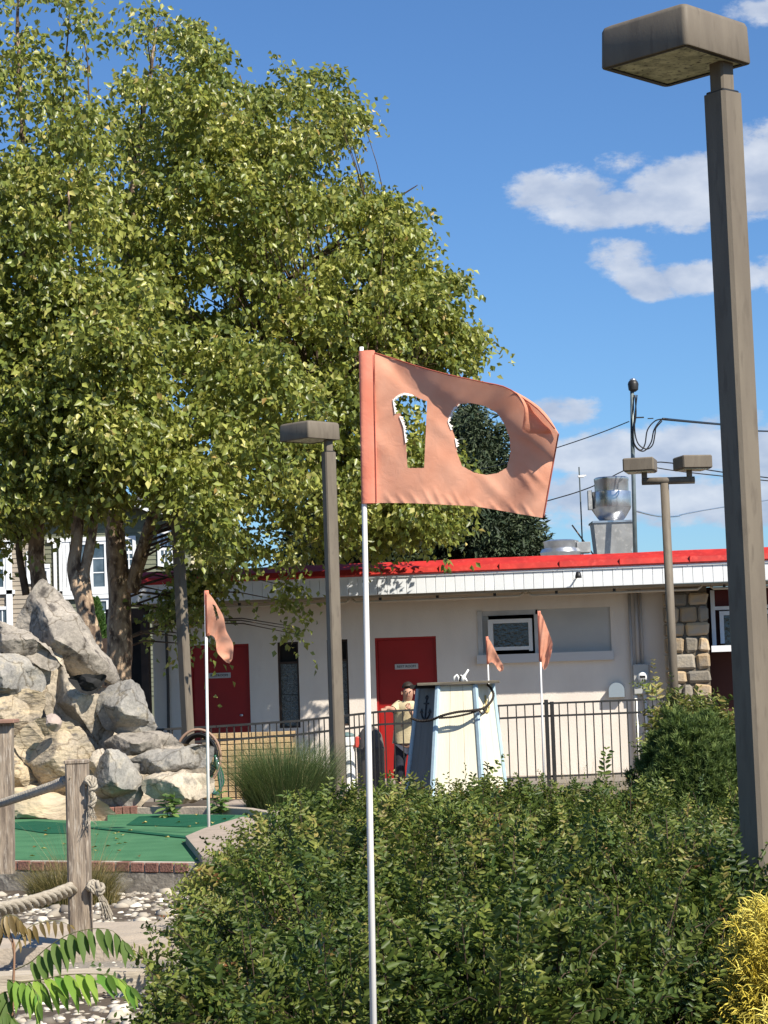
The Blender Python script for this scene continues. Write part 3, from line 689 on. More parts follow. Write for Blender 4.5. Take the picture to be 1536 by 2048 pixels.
def cloth(name, top, bot, Y, hfun, nu, nv, m, parent, holes=(), smooth=True):
    T = curve_at(top, nu); B = curve_at(bot, nu); v = np.linspace(0, 1, nv)
    P = T[None] * (1 - v)[:, None, None] + B[None] * v[:, None, None]
    uu, vv = np.meshgrid(np.linspace(0, 1, nu), v)
    V = pxgrid(P, Y, hfun(P[..., 0], P[..., 1], uu, vv)).reshape(-1, 3)
    idx = np.arange(nu * nv).reshape(nv, nu)
    Fq = np.stack([idx[:-1, :-1], idx[:-1, 1:], idx[1:, 1:], idx[1:, :-1]], -1).reshape(-1, 4)
    C = (P[:-1, :-1] + P[1:, 1:]) / 2; keep = np.ones(C.shape[:2], bool)
    for h in holes: keep &= ~in_poly(C[..., 0], C[..., 1], h)
    Fq = Fq[keep.ravel()]
    return np_mesh(name, V, [Fq], m, parent, smooth=smooth), P
YF = 5.0
base = W(748, 2048, YF)
fl = thing('golf_flag', 'large faded orange flag with the number 10 cut out, flying on white pole in front', 'flag', (base.x + .012, YF, .2), 0, 'orange golf hole flags')
pt, pb = W(723, 694, YF), W(747, 2048, YF); dv = pb - pt; k = (pt.z - .2) / (pt.z - pb.z)
pe = pt + dv * k
MB().tube([pt, pt + dv * .2, pt + dv * .6, pe], [.0052, .0062, .0078, .0085], 14).build('flagpole', white_pole, fl, smooth=True)
def ridge(x, y, ax, ay, bx, by, w):
    """signed distance to the line a-b / w, and a mask along it"""
    L_ = math.hypot(bx - ax, by - ay); tx, ty = (bx - ax) / L_, (by - ay) / L_
    t = ((x - ax) * tx + (y - ay) * ty) / L_; d = (x - ax) * -ty + (y - ay) * tx
    return d / w, t
def g_(d): return np.exp(-d * d)
def ss(t): t = np.clip(t, 0, 1); return t * t * (3 - 2 * t)
def h10(x, y, u, v):
    h = 0.016 * np.sin((x - 750) / 62.0 + (y - 850) / 210.0) * ss((x - 745) / 110)
    d, t = ridge(x, y, 752, 706, 832, 800, 11); h = h + .011 * np.tanh(d) * np.clip(1.1 - t, 0, 1) * (t > -.2) * np.exp(-np.clip(-d, 0, 9) / 4) * np.clip(t * 3 + .3, 0, 1)
    d, t = ridge(x, y, 760, 708, 1010, 835, 16); h = h + .010 * np.tanh(-d) * np.clip(t, 0, 1) * np.clip(1.15 - t, 0, 1)
    d, t = ridge(x, y, 750, 880, 800, 930, 16); h = h + .004 * g_(d) * (1 - np.clip(t, 0, 1))
    # top edge curls forward towards its right end
    e = ss((x - 780) / 240); h = h + .075 * e * np.clip(1 - v / (.16 + .16 * e), 0, 1) ** 1.25
    # right end swings back and forth
    h = h + .030 * np.sin((x - 1010) / 100 * 2.6 + (y - 930) / 130) * ss((x - 975) / 110)
    d, t = ridge(x, y, 1020, 850, 1100, 925, 13); h = h + .008 * np.tanh(d) * g_((t - .5) * 1.5)
    # puckers along the bottom hem
    for k_, (bx, ln) in enumerate(((775, 28), (800, 26), (826, 30), (853, 34), (872, 42), (895, 28), (912, 38), (950, 22), (985, 24), (1022, 26), (1050, 30))):
        d, t = ridge(x, y, bx + 10, 1008 + max(0, bx - 880) * .13, bx - 10, 1008 + max(0, bx - 880) * .13 - ln, 5); h = h + .0032 * g_(d) * np.clip(1 - t, 0, 1) * (t > -.3)
    for (ax, ay, bx, by, w_, a_) in ((800, 990, 850, 940, 14, .0035), (960, 950, 1010, 1000, 12, .004), (1030, 930, 1062, 975, 9, .004), (1045, 925, 1085, 965, 7, .0035), (870, 900, 915, 960, 20, .005), (862, 840, 905, 880, 14, .003)):
        d, t = ridge(x, y, ax, ay, bx, by, w_); h = h + a_ * g_(d) * g_((t - .5) * 1.6)
    nz = 0.0016 * np.sin(x * .11 + y * .05 + 2 * np.sin(y * .031)) * np.sin(y * .043 + x * .021)
    return h + nz
one = [(787, 800), (808, 787), (826, 790), (836, 796), (855, 803), (851, 870), (848, 936), (815, 936), (812, 885), (808, 845), (800, 826), (791, 828)]
zero = [(918, 808), (940, 806), (970, 812), (994, 826), (1009, 848), (1019, 875), (1021, 905), (1014, 935), (996, 946), (972, 950), (948, 945), (924, 932), (914, 905), (912, 880), (904, 858), (897, 843), (902, 828)]
top10 = [(721, 703), (748, 705), (790, 718), (840, 734), (900, 750), (960, 763), (1010, 774), (1040, 793), (1072, 815), (1097, 842), (1117, 868)]
bot10 = [(727, 1006), (752, 1006), (800, 1006), (840, 1007), (900, 1010), (950, 1013), (1000, 1021), (1045, 1029), (1087, 1036)]
# right edge from (1117,868) through (1112,925) to (1087,1036) is blended linearly then bowed a little
cl_, P10 = cloth('flag_cloth', top10[1:], bot10[1:], YF, h10, 300, 230, orange, fl, (one, zero))
# sleeve wrapped round the pole
sl = MB(); a, b = W(734.5, 702, YF), W(740, 1007, YF)
ns = 16; vs = []; NS = 10
for i in range(NS + 1):
    c = a.lerp(b, i / NS); 
    for k in range(ns):
        t = 2 * math.pi * k / ns; rx_, ry_ = .0192, .0112 + .0010 * math.sin(3 * t + i * .7)
        vs.append((c.x + rx_ * math.copysign(abs(math.cos(t)) ** .7, math.cos(t)) - .0012, c.y + ry_ * math.copysign(abs(math.sin(t)) ** .6, math.sin(t)), c.z))
sl.add(vs, [(i * ns + k, i * ns + (k + 1) % ns, (i + 1) * ns + (k + 1) % ns, (i + 1) * ns + k) for i in range(NS) for k in range(ns)])
sl.build('sleeve', orange_sl, fl, smooth=True)
MB().tube([W(749, 706, YF - .012), W(750, 850, YF - .012), W(753, 1005, YF - .011)], .0011, 6).build('sleeve_seam', orange_dk, fl)
# folded-over corner flap
fT = [(1024, 780), (1052, 795), (1080, 815), (1100, 838), (1117, 866)]; fB = [(1052, 800), (1049, 826), (1046, 848), (1050, 866), (1114, 866)]
def hflap(x, y, u, v): return .046 + .012 * np.sin(v * 3.0) + .010 * u + .004 * np.sin(u * 9)
cloth('folded_corner', fT, fB, YF, hflap, 30, 20, orange, fl)
def hem(pts, hh, name, r=.0016):
    MB().tube([tuple(pxgrid(np.array([[a, b]], float), YF, np.array([h_]))[0]) for (a, b), h_ in zip(pts, hh)], r, 6).build(name, orange_dk, fl, smooth=True)
hp = [tuple(p) for p in P10[0][::12]]; hv = [float(h10(np.array([p[0]]), np.array([p[1]]), None, np.array([0.0]))[0]) + .0015 for p in hp]; hem(hp, hv, 'top_hem')
rp = [tuple(p) for p in P10[::12, -1]]; rv = [float(h10(np.array([p[0]]), np.array([p[1]]), None, np.array([min(1, i * 12 / 229)]))[0]) + .0015 for i, p in enumerate(rp)]; hem(rp, rv, 'fly_hem', .0018)
# frayed white backing at the left edges of the numerals
fr = MB()
for edge in (((787, 800), (797, 792), (808, 787), (826, 790)), ((787, 802), (791, 826)), ((800, 832), (808, 852), (812, 884)), ((918, 806), (905, 822), (897, 843), (903, 858)), ((911, 876), (914, 892))):
    for i in range(len(edge) - 1):
        (ax, ay), (bx, by) = edge[i], edge[i + 1]; n_ = max(2, int(math.hypot(bx - ax, by - ay) / 2.2))
        for k in range(n_):
            t = (k + random.random()) / n_; x = ax + (bx - ax) * t; y = ay + (by - ay) * t; ln = random.uniform(1.5, 6.5)
            hh = float(h10(np.array([x]), np.array([y]), None, np.array([.4]))[0])
            p = [pxgrid(np.array([[x - 2, y - 2]], float), YF, np.array([hh + .002]))[0], pxgrid(np.array([[x - 1, y + 3]], float), YF, np.array([hh + .003]))[0], pxgrid(np.array([[x + ln, y + ln * random.uniform(-.3, .5)]], float), YF, np.array([hh + .001]))[0]]
            fr.add(p, [(0, 1, 2)])
fr.build('frayed_threads', thread_m, fl, kind='stuff')

def small_flag(label, pole, Y, top, bot, zg, slot=None):
    p0 = W(*pole[0], Y); p1 = W(*pole[1], Y); k = (p0.z - zg) / (p0.z - p1.z); pe = p0 + (p1 - p0) * k
    r = thing('golf_flag', label, 'flag', (pe.x, Y, zg), 0, 'orange golf hole flags')
    MB().tube([p0, p0.lerp(pe, .5), pe], [.0095, .011, .012], 10).build('flagpole', white_pole, r, smooth=True)
    x0, x1 = pole[0][0] - 3, pole[0][0] + 8
    def hf(x, y, u, v): return .02 + .035 * np.sin(u * 8 + v * 2.2) * (0.25 + u) + .02 * np.sin(v * 4 + u * 3) + .005 * np.sin(u * 30 + v * 9)
    cloth('flag_cloth', top, bot, Y, hf, 40, 40, orange, r, (slot,) if slot else ())
    tp, bt = top[0], bot[0]
    MB().tube([W(tp[0], tp[1] - 1, Y), W((tp[0] + bt[0]) / 2, (tp[1] + bt[1]) / 2, Y), W(bt[0], bt[1] + 1, Y)], .0165, 10).build('sleeve', orange_sl, r, smooth=True)
    return r
small_flag('orange flag hanging limp on a white pole beside the putting green', ((411, 1182), (418, 1700)), 15.0,
           [(413, 1182), (424, 1194), (436, 1213), (447, 1234), (453, 1262), (466, 1288), (465, 1318)], [(415, 1271), (424, 1271), (431, 1280), (434, 1303), (444, 1316), (452, 1324), (459, 1327)], .3, [(425, 1208), (431, 1212), (438, 1236), (433, 1240)])
small_flag('orange flag drooping in front of the boarded window half', ((1078, 1224), (1088, 1560)), 22.0,
           [(1078, 1223), (1085, 1232), (1092, 1250), (1099, 1268), (1105, 1285), (1104, 1296)], [(1081, 1322), (1085, 1334), (1089, 1340), (1096, 1330), (1101, 1314), (1104, 1300)], .1)
small_flag('smallest orange flag, drooping just above the flat tower top', ((974, 1275), (979, 1420)), 26.2,
           [(974, 1274), (982, 1284), (990, 1300), (998, 1316), (1006, 1330), (1007, 1338)], [(976, 1327), (984, 1325), (991, 1331), (995, 1338), (1000, 1343), (1005, 1342)], .02)

# ------------------------------------------------------------------ putting green with brick kerb
ZG = .47
gp = [WZ(a, b, ZG) for a, b in ((-60, 1719), (0, 1719), (200, 1720), (385, 1722), (410, 1722), (374, 1681), (486, 1642), (500, 1630), (215, 1627), (215, 1642), (120, 1640), (25, 1636), (-60, 1630))]
o = MB().prism([(p.x, p.y) for p in gp], .05, ZG).build('putting_green', turf); tag(o, 'green carpet mini golf putting surface below the rock mound', None, None, 'structure')
def patch(pts, name, m, dz, lab):
    q = [WZ(a, b, ZG) for a, b in pts]; o = MB().prism([(p.x, p.y) for p in q], ZG + .001, ZG + dz).build(name, m); tag(o, lab, None, None, 'structure'); return o
patch(((253, 1651), (278, 1634), (330, 1631), (400, 1631), (470, 1632), (440, 1650), (380, 1655), (320, 1653)), 'darker_patch', green_d, .006, 'darker green patch at the far side of the putting surface')  # thin overlay, darker green than the surface around it
patch(((28, 1646), (70, 1643), (140, 1648), (140, 1668), (95, 1668), (28, 1658)), 'darker_patch', green_d, .006, 'darker green strip below the pale rock')
patch(((182, 1656), (250, 1661), (372, 1674), (372, 1678), (250, 1665), (182, 1658)), 'turf_seam', green_d, .008, 'thin dark seam across the green putting carpet')
# curb wall: concrete face with header bricks on top
A, B_ = WZ(-70, 1719, ZG), WZ(392, 1724, ZG)
cw = thing('brick_curb', 'low weathered concrete curb wall capped with red brown header bricks, at front of the green', 'curb', (A.x, A.y, 0), math.atan2(B_.y - A.y, B_.x - A.x))
Lc = (B_ - A).length
Bp(MB().bb(0, Lc, -.02, .10, .05, ZG - .068), 'concrete_wall', conc_old, cw)
Bp(MB().bb(0, Lc, -.012, .095, ZG - .066, ZG - .004), 'mortar_bed', mat('pale_mortar', (.50, .44, .36), (.42, .37, .30), 20, .95, .3, 80), cw)
bm_ = MB().box((0, 0, 0), (.092, .115, .058), None, .005); b0 = Bp(bm_, 'brick', brick_red, cw); n = int(Lc / .1045)
b0.location = (.05, .032, ZG - .034)
for k in range(1, n): inst(b0.data, 'brick', (.05 + k * .1045, .032 + random.uniform(-.003, .003), ZG - .034 + random.uniform(-.002, .002)), cw, (random.uniform(-.02, .02), 0, random.uniform(-.03, .03)))
# far and side kerbs
def kerb(pts, label, m, w=.07, h=.05, bricks=False):
    q = [WZ(a, b, ZG) for a, b in pts]; r = thing('green_kerb', label, 'curb', q[0])
    for i in range(len(q) - 1):
        a, b = q[i], q[i + 1]; d = b - a; ln = d.length; rot = Matrix.Rotation(math.atan2(d.y, d.x), 3, 'Z')
        MB().box((a + b) / 2 + Vector((0, 0, h / 2 - .15)), (ln + .01, w, h + .3), rot, .006).build('kerb_stone', m, r)
    return r
kerb(((275, 1626), (380, 1625), (440, 1625), (500, 1629), (560, 1640)), 'pale low kerb along the far side of the green', conc_lt)
rk = thing('green_kerb', 'short row of brown kerb bricks where green meets the rocks', 'curb', WZ(215, 1630, ZG)); q0, q1 = WZ(214, 1629, ZG), WZ(276, 1626, ZG)
for k in range(4):
    p = q0.lerp(q1, (k + .5) / 4); o = MB().box((0, 0, 0), ((q1 - q0).length / 4 - .006, .08, .08), None, .005).build('brick', brick_red, rk, world=False); o.location = p - rk.location + Vector((0, .0, .02))
sl_ = [WZ(a, b, ZG + .05) for a, b in ((371, 1672), (412, 1655), (486, 1633), (560, 1650), (560, 1712), (405, 1713))]
o = MB().prism([(p.x, p.y) for p in sl_], .2, ZG + .05).build('kerb_slab', conc_tan); tag(o, 'wide tan concrete slab edge at the right of the green', 'slab')
# tan stepping slab by the grass clump
sl_ = [WZ(a, b, .42) for a, b in ((430, 1612), (470, 1600), (540, 1598), (560, 1612), (470, 1622))]
o = MB().prism([(p.x, p.y) for p in sl_], .2, .42).build('stepping_stone', conc_tan); tag(o, 'flat tan stone slab beside the ornamental grass clump', 'slab')

# ------------------------------------------------------------------ steps path at lower left
def slab(name, label, y0, y1, x0, x1, z0, z1, m, cat=None, kind=None, skew=0.0, bev=.012):
    mb = MB(); n_ = 12; vs = []
    poly = [(x0, y0 - skew)] + [(x0 + (x1 - x0) * i / n_, y0 - skew * (1 - i / n_) + .012 * noise.noise(Vector((i * .9, y0, 1)))) for i in range(1, n_)] + [(x1, y0), (x1, y1)] + [(x0 + (x1 - x0) * i / n_, y1 + .012 * noise.noise(Vector((i * .9, y1, 5)))) for i in range(n_ - 1, 0, -1)] + [(x0, y1)]
    o = mb.prism(poly, z0, z1).build(name, m)
    tag(o, label, cat, None, kind); return o
slab('step_slab', 'pale concrete step slab behind the near rope post', 9.45, 10.35, -4.2, -.62, .15, .395, conc_lt, 'slab')
slab('path_surface', 'grey gritty path surface in front of the concrete step', 8.95, 9.44, -4.2, -.62, .1, .325, mat('grey_grit', (.27, .24, .20), (.20, .18, .15), 20, .95, .4, 90), None, 'structure')
slab('timber_edging', 'pale timber edging board at the foot of the near rope post', 8.78, 8.93, -4.2, -.66, .12, .365, mat('pale_timber', (.50, .43, .33), (.38, .32, .24), 12, .85, .3, 40, stretch=(.4, 3, 3)), 'board')

# stones / gravel
def stones(name, label, n, xr_, yr_, zf, s0, s1, m, big=0.1, cut=None):
    V = []; Fc = []; b = 0
    t = (1 + 5 ** .5) / 2
    iv = norm(np.array([(-1, t, 0), (1, t, 0), (-1, -t, 0), (1, -t, 0), (0, -1, t), (0, 1, t), (0, -1, -t), (0, 1, -t), (t, 0, -1), (t, 0, 1), (-t, 0, -1), (-t, 0, 1)], float))
    iF = np.array([(0, 11, 5), (0, 5, 1), (0, 1, 7), (0, 7, 10), (0, 10, 11), (1, 5, 9), (5, 11, 4), (11, 10, 2), (10, 7, 6), (7, 1, 8), (3, 9, 4), (3, 4, 2), (3, 2, 6), (3, 6, 8), (3, 8, 9), (4, 9, 5), (2, 4, 11), (6, 2, 10), (8, 6, 7), (9, 8, 1)])
    T = []
    for i in range(n):
        x, y = rng.uniform(*xr_), rng.uniform(*yr_)
        if cut and not cut(x, y): continue
        s = rng.uniform(s0, s1) * (rng.uniform(1.5, 2.6) if rng.random() < big else 1)
        v = iv * (1 + rng.uniform(-.28, .28, (12, 1))) * s * np.array([1.2, 1, .65]); a = rng.uniform(0, 6.28); ca, sa = math.cos(a), math.sin(a)
        v = v @ np.array([[ca, sa, 0], [-sa, ca, 0], [0, 0, 1]]) + np.array([x, y, zf(x, y) + s * .3])
        V.append(v); Fc.append(iF + b); b += 12; T.append(np.tile(rng.random(3), (12, 1)))
    o = np_mesh(name, np.concatenate(V), [np.concatenate(Fc)], m, tint=np.concatenate(T)); tag(o, label, None, None, 'stuff'); return o
stone_mix = leaf_mat('mixed_pale_stones', [(0, (.14, .12, .10)), (.3, (.33, .29, .23)), (.6, (.45, .40, .32)), (1, (.62, .58, .50))], .8, 0.0, .3)
stones('gravel', 'pale loose gravel between the curb wall and the concrete step', 4200, (-3.2, .1), (10.35, 13.0), lambda x, y: .27, .007, .026, stone_mix, .05)
stones('white_stones', 'white quartz stones and gravel at the lower left under the seedling', 3600, (-2.4, -.2), (6.3, 8.8), lambda x, y: .27, .007, .024, stone_mix, .06)
stones('grit', 'small stones scattered on the grey path', 500, (-2.8, -.7), (8.96, 9.42), lambda x, y: .32, .004, .012, stone_mix, .05)
stones('rubble', 'loose pale stones and dirt at the foot of the rocks', 500, (-2.2, -.9), (17.5, 19.0), lambda x, y: .36, .015, .05, stone_mix, .1)
def rock_bed():
    q = [(-2.3, 17.3), (-.6, 17.3), (-.6, 20.5), (-3.2, 20.5)]
    o = MB().prism(q, .05, .40).build('planting_bed', soil); tag(o, 'bare soil planting bed between the green and the iron fence', None, None, 'structure')
rock_bed()

# ------------------------------------------------------------------ boulders
def boulder(name, pts, Y, th, m, parent, seed=0, amp=.05, strata=0.0, n=72, rings=22, flat=.34, cuts=16, grow=1.05):
    C = curve_at(list(pts) + [pts[0]], n + 1)[:-1]
    c = C.mean(0); C = c + (C - c) * grow; V = []; sc_ = 1 / S(Y)
    for side_ in (1, -1):
        for j in range(rings):
            t = j / rings if side_ > 0 else j / rings
            if side_ < 0 and j == 0: continue
            s = 1 - t ** 1.25; dpt = (1 - s ** 2.6) ** (1 / 2.4) * th * side_
            for k in range(n):
                p = c + (C[k] - c) * s
                w = W(p[0], p[1], Y); w = Vector((w.x, Y - dpt, w.z)); V.append(w)
    V.append(Vector((W(c[0], c[1], Y).x, Y - th, W(c[0], c[1], Y).z))); V.append(Vector((W(c[0], c[1], Y).x, Y + th, W(c[0], c[1], Y).z)))
    fs = []; 
    for j in range(rings - 1): fs += [(j * n + k, j * n + (k + 1) % n, (j + 1) * n + (k + 1) % n, (j + 1) * n + k) for k in range(n)]
    fs += [((rings - 1) * n + k, (rings - 1) * n + (k + 1) % n, len(V) - 2) for k in range(n)]
    o_ = rings * n
    fs += [((k + 1) % n, k, o_ + k, o_ + (k + 1) % n) for k in range(n)]
    for j in range(rings - 2): fs += [(o_ + j * n + (k + 1) % n, o_ + j * n + k, o_ + (j + 1) * n + k, o_ + (j + 1) * n + (k + 1) % n) for k in range(n)]
    fs += [(o_ + (rings - 2) * n + (k + 1) % n, o_ + (rings - 2) * n + k, len(V) - 1) for k in range(n)]
    cc = Vector((W(c[0], c[1], Y).x, Y, W(c[0], c[1], Y).z)); out_ = []
    sv = Vector((seed * 7.3, seed * 3.1, seed * 1.7))
    for i, v in enumerate(V):
        d = (v - cc); dn = d.normalized() if d.length > 1e-6 else Vector((0, -1, 0))
        edge = i < n
        a = noise.fractal(v * 3.2 + sv, 0.9, 2.1, 4) * amp * 1.5
        vor = noise.voronoi((v * 4.5 + sv))[0]; a += (min(vor[1] - vor[0], .22) - .12) * amp * 3.2; a += (abs(noise.noise(v * 2.2 + sv * 2)) - .25) * amp * 1.6
        if strata: a += strata * (abs(((v.z * 9 + noise.noise(v * 2 + sv) * 1.6) % 1) - .5) - .25)
        a += noise.fractal(v * 14 + sv, .8, 2.1, 3) * amp * .35
        out_.append(v + dn * a * (.35 if edge else 1))
    A_ = np.array([tuple(v) for v in out_]); c0 = np.array(tuple(cc)); rr = np.random.default_rng(seed + 40)
    for _ in range(cuts):
        nn = norm(rr.normal(size=3) * [.75, .2, .75] + [0, -.9, 0]); dd = (A_ - c0) @ nn; lim = np.quantile(dd, rr.uniform(.80, .94)); ex = np.maximum(dd - lim, 0); ex[:n] = 0; A_ = A_ - nn[None] * (ex * .85)[:, None]
    mb = MB(); mb.v = [tuple(v + .006 * noise.noise(Vector(v) * 30)) for v in A_]; mb.f = fs
    o = mb.build(name, m, parent); auto_smooth(o, 24); return o
rm = thing('rock_mound', 'mound of grey and tan artificial boulders with pale mortar between them, behind the putting green', 'rock mound', WZ(120, 1640, .4))
BR = lambda pts, Y, th, m, seed, amp=.05, st=0.0, nm='boulder', grow=1.12: boulder(nm, pts, Y, th, m, rm, seed, amp, st, grow=grow)
BR([(-60, 1300), (20, 1285), (95, 1285), (150, 1350), (225, 1385), (260, 1450), (330, 1478), (415, 1500), (418, 1560), (390, 1588), (300, 1600), (255, 1640), (100, 1655), (-60, 1655)], 18.9, .62, rock_cream, 1, .07, .03, 'mortar_base', .98)
BR([(40, 1258), (62, 1205), (84, 1172), (96, 1172), (108, 1184), (150, 1232), (186, 1290), (216, 1328), (224, 1350), (215, 1358), (190, 1350), (165, 1348), (138, 1357), (108, 1325), (72, 1292), (45, 1268)], 18.6, .42, rock_grey, 2, .035)
BR([(88, 1300), (115, 1325), (140, 1360), (165, 1385), (205, 1392), (238, 1380), (228, 1415), (212, 1470), (195, 1508), (165, 1470), (140, 1448), (108, 1440), (86, 1405), (80, 1345)], 18.3, .26, rock_cream, 3, .05)
BR([(222, 1372), (258, 1362), (276, 1385), (302, 1434), (302, 1458), (270, 1468), (225, 1462), (202, 1432), (205, 1398)], 18.2, .30, rock_slate, 4, .045)
BR([(-40, 1252), (10, 1248), (48, 1262), (80, 1290), (108, 1322), (92, 1338), (60, 1322), (30, 1312), (-10, 1300), (-40, 1300)], 18.2, .22, rock_grey, 5, .06)
BR([(-40, 1303), (15, 1318), (55, 1330), (80, 1345), (84, 1366), (72, 1382), (20, 1382), (-40, 1378)], 18.0, .26, rock_slate, 6, .035)
BR([(-40, 1382), (25, 1384), (70, 1386), (84, 1400), (76, 1430), (55, 1462), (30, 1492), (-40, 1500)], 17.95, .26, rock_tan, 7, .035, .05)
BR([(34, 1492), (52, 1466), (78, 1448), (112, 1444), (150, 1465), (184, 1500), (192, 1528), (196, 1560), (172, 1585), (135, 1592), (95, 1575), (66, 1540)], 17.75, .30, rock_tan, 8, .045, .07)
BR([(18, 1496), (36, 1502), (66, 1545), (92, 1580), (60, 1578), (18, 1582), (-30, 1570), (-30, 1500)], 17.8, .22, rock_tan, 9, .05, .02)
BR([(-40, 1578), (20, 1582), (60, 1580), (125, 1595), (180, 1600), (205, 1620), (212, 1640), (130, 1650), (20, 1650), (-40, 1650)], 17.5, .24, mat('pale_yellow_rock', (.60, .47, .29), (.48, .39, .27), 3, .88, .7, 12, stretch=(1, 1, 2.5)), 10, .035, .05)
BR([(190, 1562), (200, 1530), (222, 1510), (245, 1514), (266, 1535), (279, 1562), (276, 1595), (255, 1612), (222, 1622), (196, 1615), (184, 1590)], 17.7, .30, rock_slate, 11, .035)
BR([(208, 1484), (235, 1468), (290, 1464), (335, 1471), (368, 1492), (345, 1500), (300, 1506), (255, 1512), (222, 1506)], 18.1, .30, rock_grey, 12, .035, grow=1.0)
BR([(250, 1524), (280, 1508), (320, 1498), (365, 1494), (410, 1488), (427, 1498), (425, 1522), (405, 1536), (360, 1542), (310, 1548), (270, 1546)], 17.9, .26, rock_slate, 13, .03, .02, grow=1.0)
BR([(284, 1562), (300, 1550), (345, 1546), (400, 1546), (428, 1560), (425, 1580), (400, 1596), (350, 1602), (305, 1598), (286, 1582)], 17.6, .24, rock_cream, 14, .04, grow=1.0)
BR([(92, 1432), (105, 1428), (120, 1440), (118, 1455), (108, 1462), (94, 1452)], 17.55, .10, mat('pinkish_stone', (.36, .28, .23), (.40, .32, .27), 6, .8, .3), 15, .01)
BR([(190, 1508), (205, 1498), (212, 1515), (200, 1530), (190, 1555), (184, 1530)], 17.75, .14, rock_cream, 16, .03)
# hollow under the peak: near-black solid, the hole's deep shade put into colour
BR([(140, 1357), (165, 1350), (190, 1351), (209, 1352), (200, 1370), (185, 1386), (168, 1384), (150, 1372)], 18.02, .045, mat('hollow_shade', (.008, .008, .008), (.022, .022, .021), 9, .9), 17, .012, 0, 'hollow')

# ------------------------------------------------------------------ rope posts and ropes
def timber_post(label, px0, px1, pyt, pyb, Y, taper=0, cap=False, tiltx=0):
    a = W((px0 + px1) / 2, pyt, Y); b = W((px0 + px1) / 2 + tiltx, pyb, Y); w = (px1 - px0) / S(Y)
    r = thing('rope_post', label, 'post', (b.x, Y, b.z - .12), 0, 'square timber rope posts')
    mb = MB(); h = a.z - b.z + .12; n_ = 10; vs = []
    for i in range(n_ + 1):
        t = i / n_
        for k in range(8):
            ang = (k // 2) * math.pi / 2 + math.pi / 4 + (.10 if k % 2 else -.10)
            rr = w / 2 * math.sqrt(2) * .985 * (1 + .012 * noise.noise(Vector((i * .8, k * 3, pyt))))
            vs.append(((a.x - b.x) * t + rr * math.cos(ang), rr * math.sin(ang), h * t))
    fs = [(i * 8 + k, i * 8 + (k + 1) % 8, (i + 1) * 8 + (k + 1) % 8, (i + 1) * 8 + k) for i in range(n_) for k in range(8)] + [tuple(range(8)), tuple(n_ * 8 + k for k in range(8))]
    mb.add(vs, fs); mb.build('post_body', wood_w, r, world=False)
    # drying cracks as thin recess strips, chamfer cap line
    MB().bb((a.x - b.x) - w * .55, (a.x - b.x) + w * .55, -w * .55, w * .55, h + .001, h + .02, .004).build('post_top', wood_w, r, world=False)
    ck = MB()
    for k in range(3):
        x = random.uniform(-.3, .38) * w; z0 = random.uniform(.05, .3) * h; z1 = z0 + random.uniform(.35, .6) * h
        ck.add([(x, -w / 2 - .0015, z0), (x + .004, -w / 2 - .0015, z0 + .1), (x + .003, -w / 2 - .0015, z1 - .1), (x + .002, -w / 2 - .0015, z1), (x - .002, -w / 2 - .0015, (z0 + z1) / 2)], [(0, 1, 2, 3, 4)])
    ck.build('cracks', brown_wood, r, world=False)
    return r
PF = W(155, 1560, 9.5)
r1 = timber_post('weathered grey timber post with knotted ropes, standing beside the shrubs', 134, 174, 1528, 1908, 9.5, tiltx=9)
r2 = timber_post('weathered timber post at the left picture edge with a flat cap board', -8, 24, 1452, 1706, 12.6, tiltx=2)
a = W(8, 1440, 12.6)
MB().bb(a.x - .10, a.x + .075, 12.5, 12.7, a.z - .02, a.z + .004, .004).build('cap_board', mat('reddish_cap', (.30, .17, .12), (.24, .14, .10), 8, .8), r2)
def rope(pts, r, name, label, m=rope_m, pitch=.09, parent=None, sag=0, cat='rope', strands=3):
    P = [Vector(p) for p in pts]; Q = []
    for i in range(len(P) - 1):
        p0 = P[max(i - 1, 0)]; p1 = P[i]; p2 = P[i + 1]; p3 = P[min(i + 2, len(P) - 1)]
        n_ = max(3, int((p2 - p1).length / (pitch / 8)))
        for k in range(n_):
            t = k / n_; Q.append(.5 * ((2 * p1) + (p2 - p0) * t + (2 * p0 - 5 * p1 + 4 * p2 - p3) * t * t + (3 * p1 - p0 - 3 * p2 + p3) * t ** 3))
    Q.append(P[-1]); mb = MB(); s = [0.0]
    for i in range(1, len(Q)): s.append(s[-1] + (Q[i] - Q[i - 1]).length)
    for st in range(strands):
        H = []
        for i, q in enumerate(Q):
            t = (Q[min(i + 1, len(Q) - 1)] - Q[max(i - 1, 0)]).normalized(); u = t.orthogonal() if abs(t.y) > .9 else (Vector((0, 1, 0)) - t * t.y).normalized(); w = t.cross(u)
            a_ = s[i] / pitch * 2 * math.pi + st * 2 * math.pi / strands; H.append(q + (u * math.cos(a_) + w * math.sin(a_)) * r * .56)
        mb.tube(H, r * .47, 7)
    o = mb.build(name, m, parent, smooth=True)
    if label: tag(o, label, cat)
    return o
pl_, pr_ = W(133, 1562, 9.45), W(176, 1560, 9.45)
rope([W(-150, 1640, 14.5), W(-20, 1612, 12.4), W(40, 1594, 11.3), W(100, 1574, 10.1), W(134, 1561, 9.5), W(155, 1558, 9.52)], .020, 'rope', 'upper twisted rope sagging between the two timber posts', pitch=.22)
rope([W(-120, 1822, 7.8), W(-30, 1822, 8.2), W(30, 1813, 8.6), W(90, 1797, 9.0), W(142, 1778, 9.45), W(155, 1776, 9.52)], .026, 'rope', 'lower thicker twisted rope coming from the left to the near post', pitch=.27)
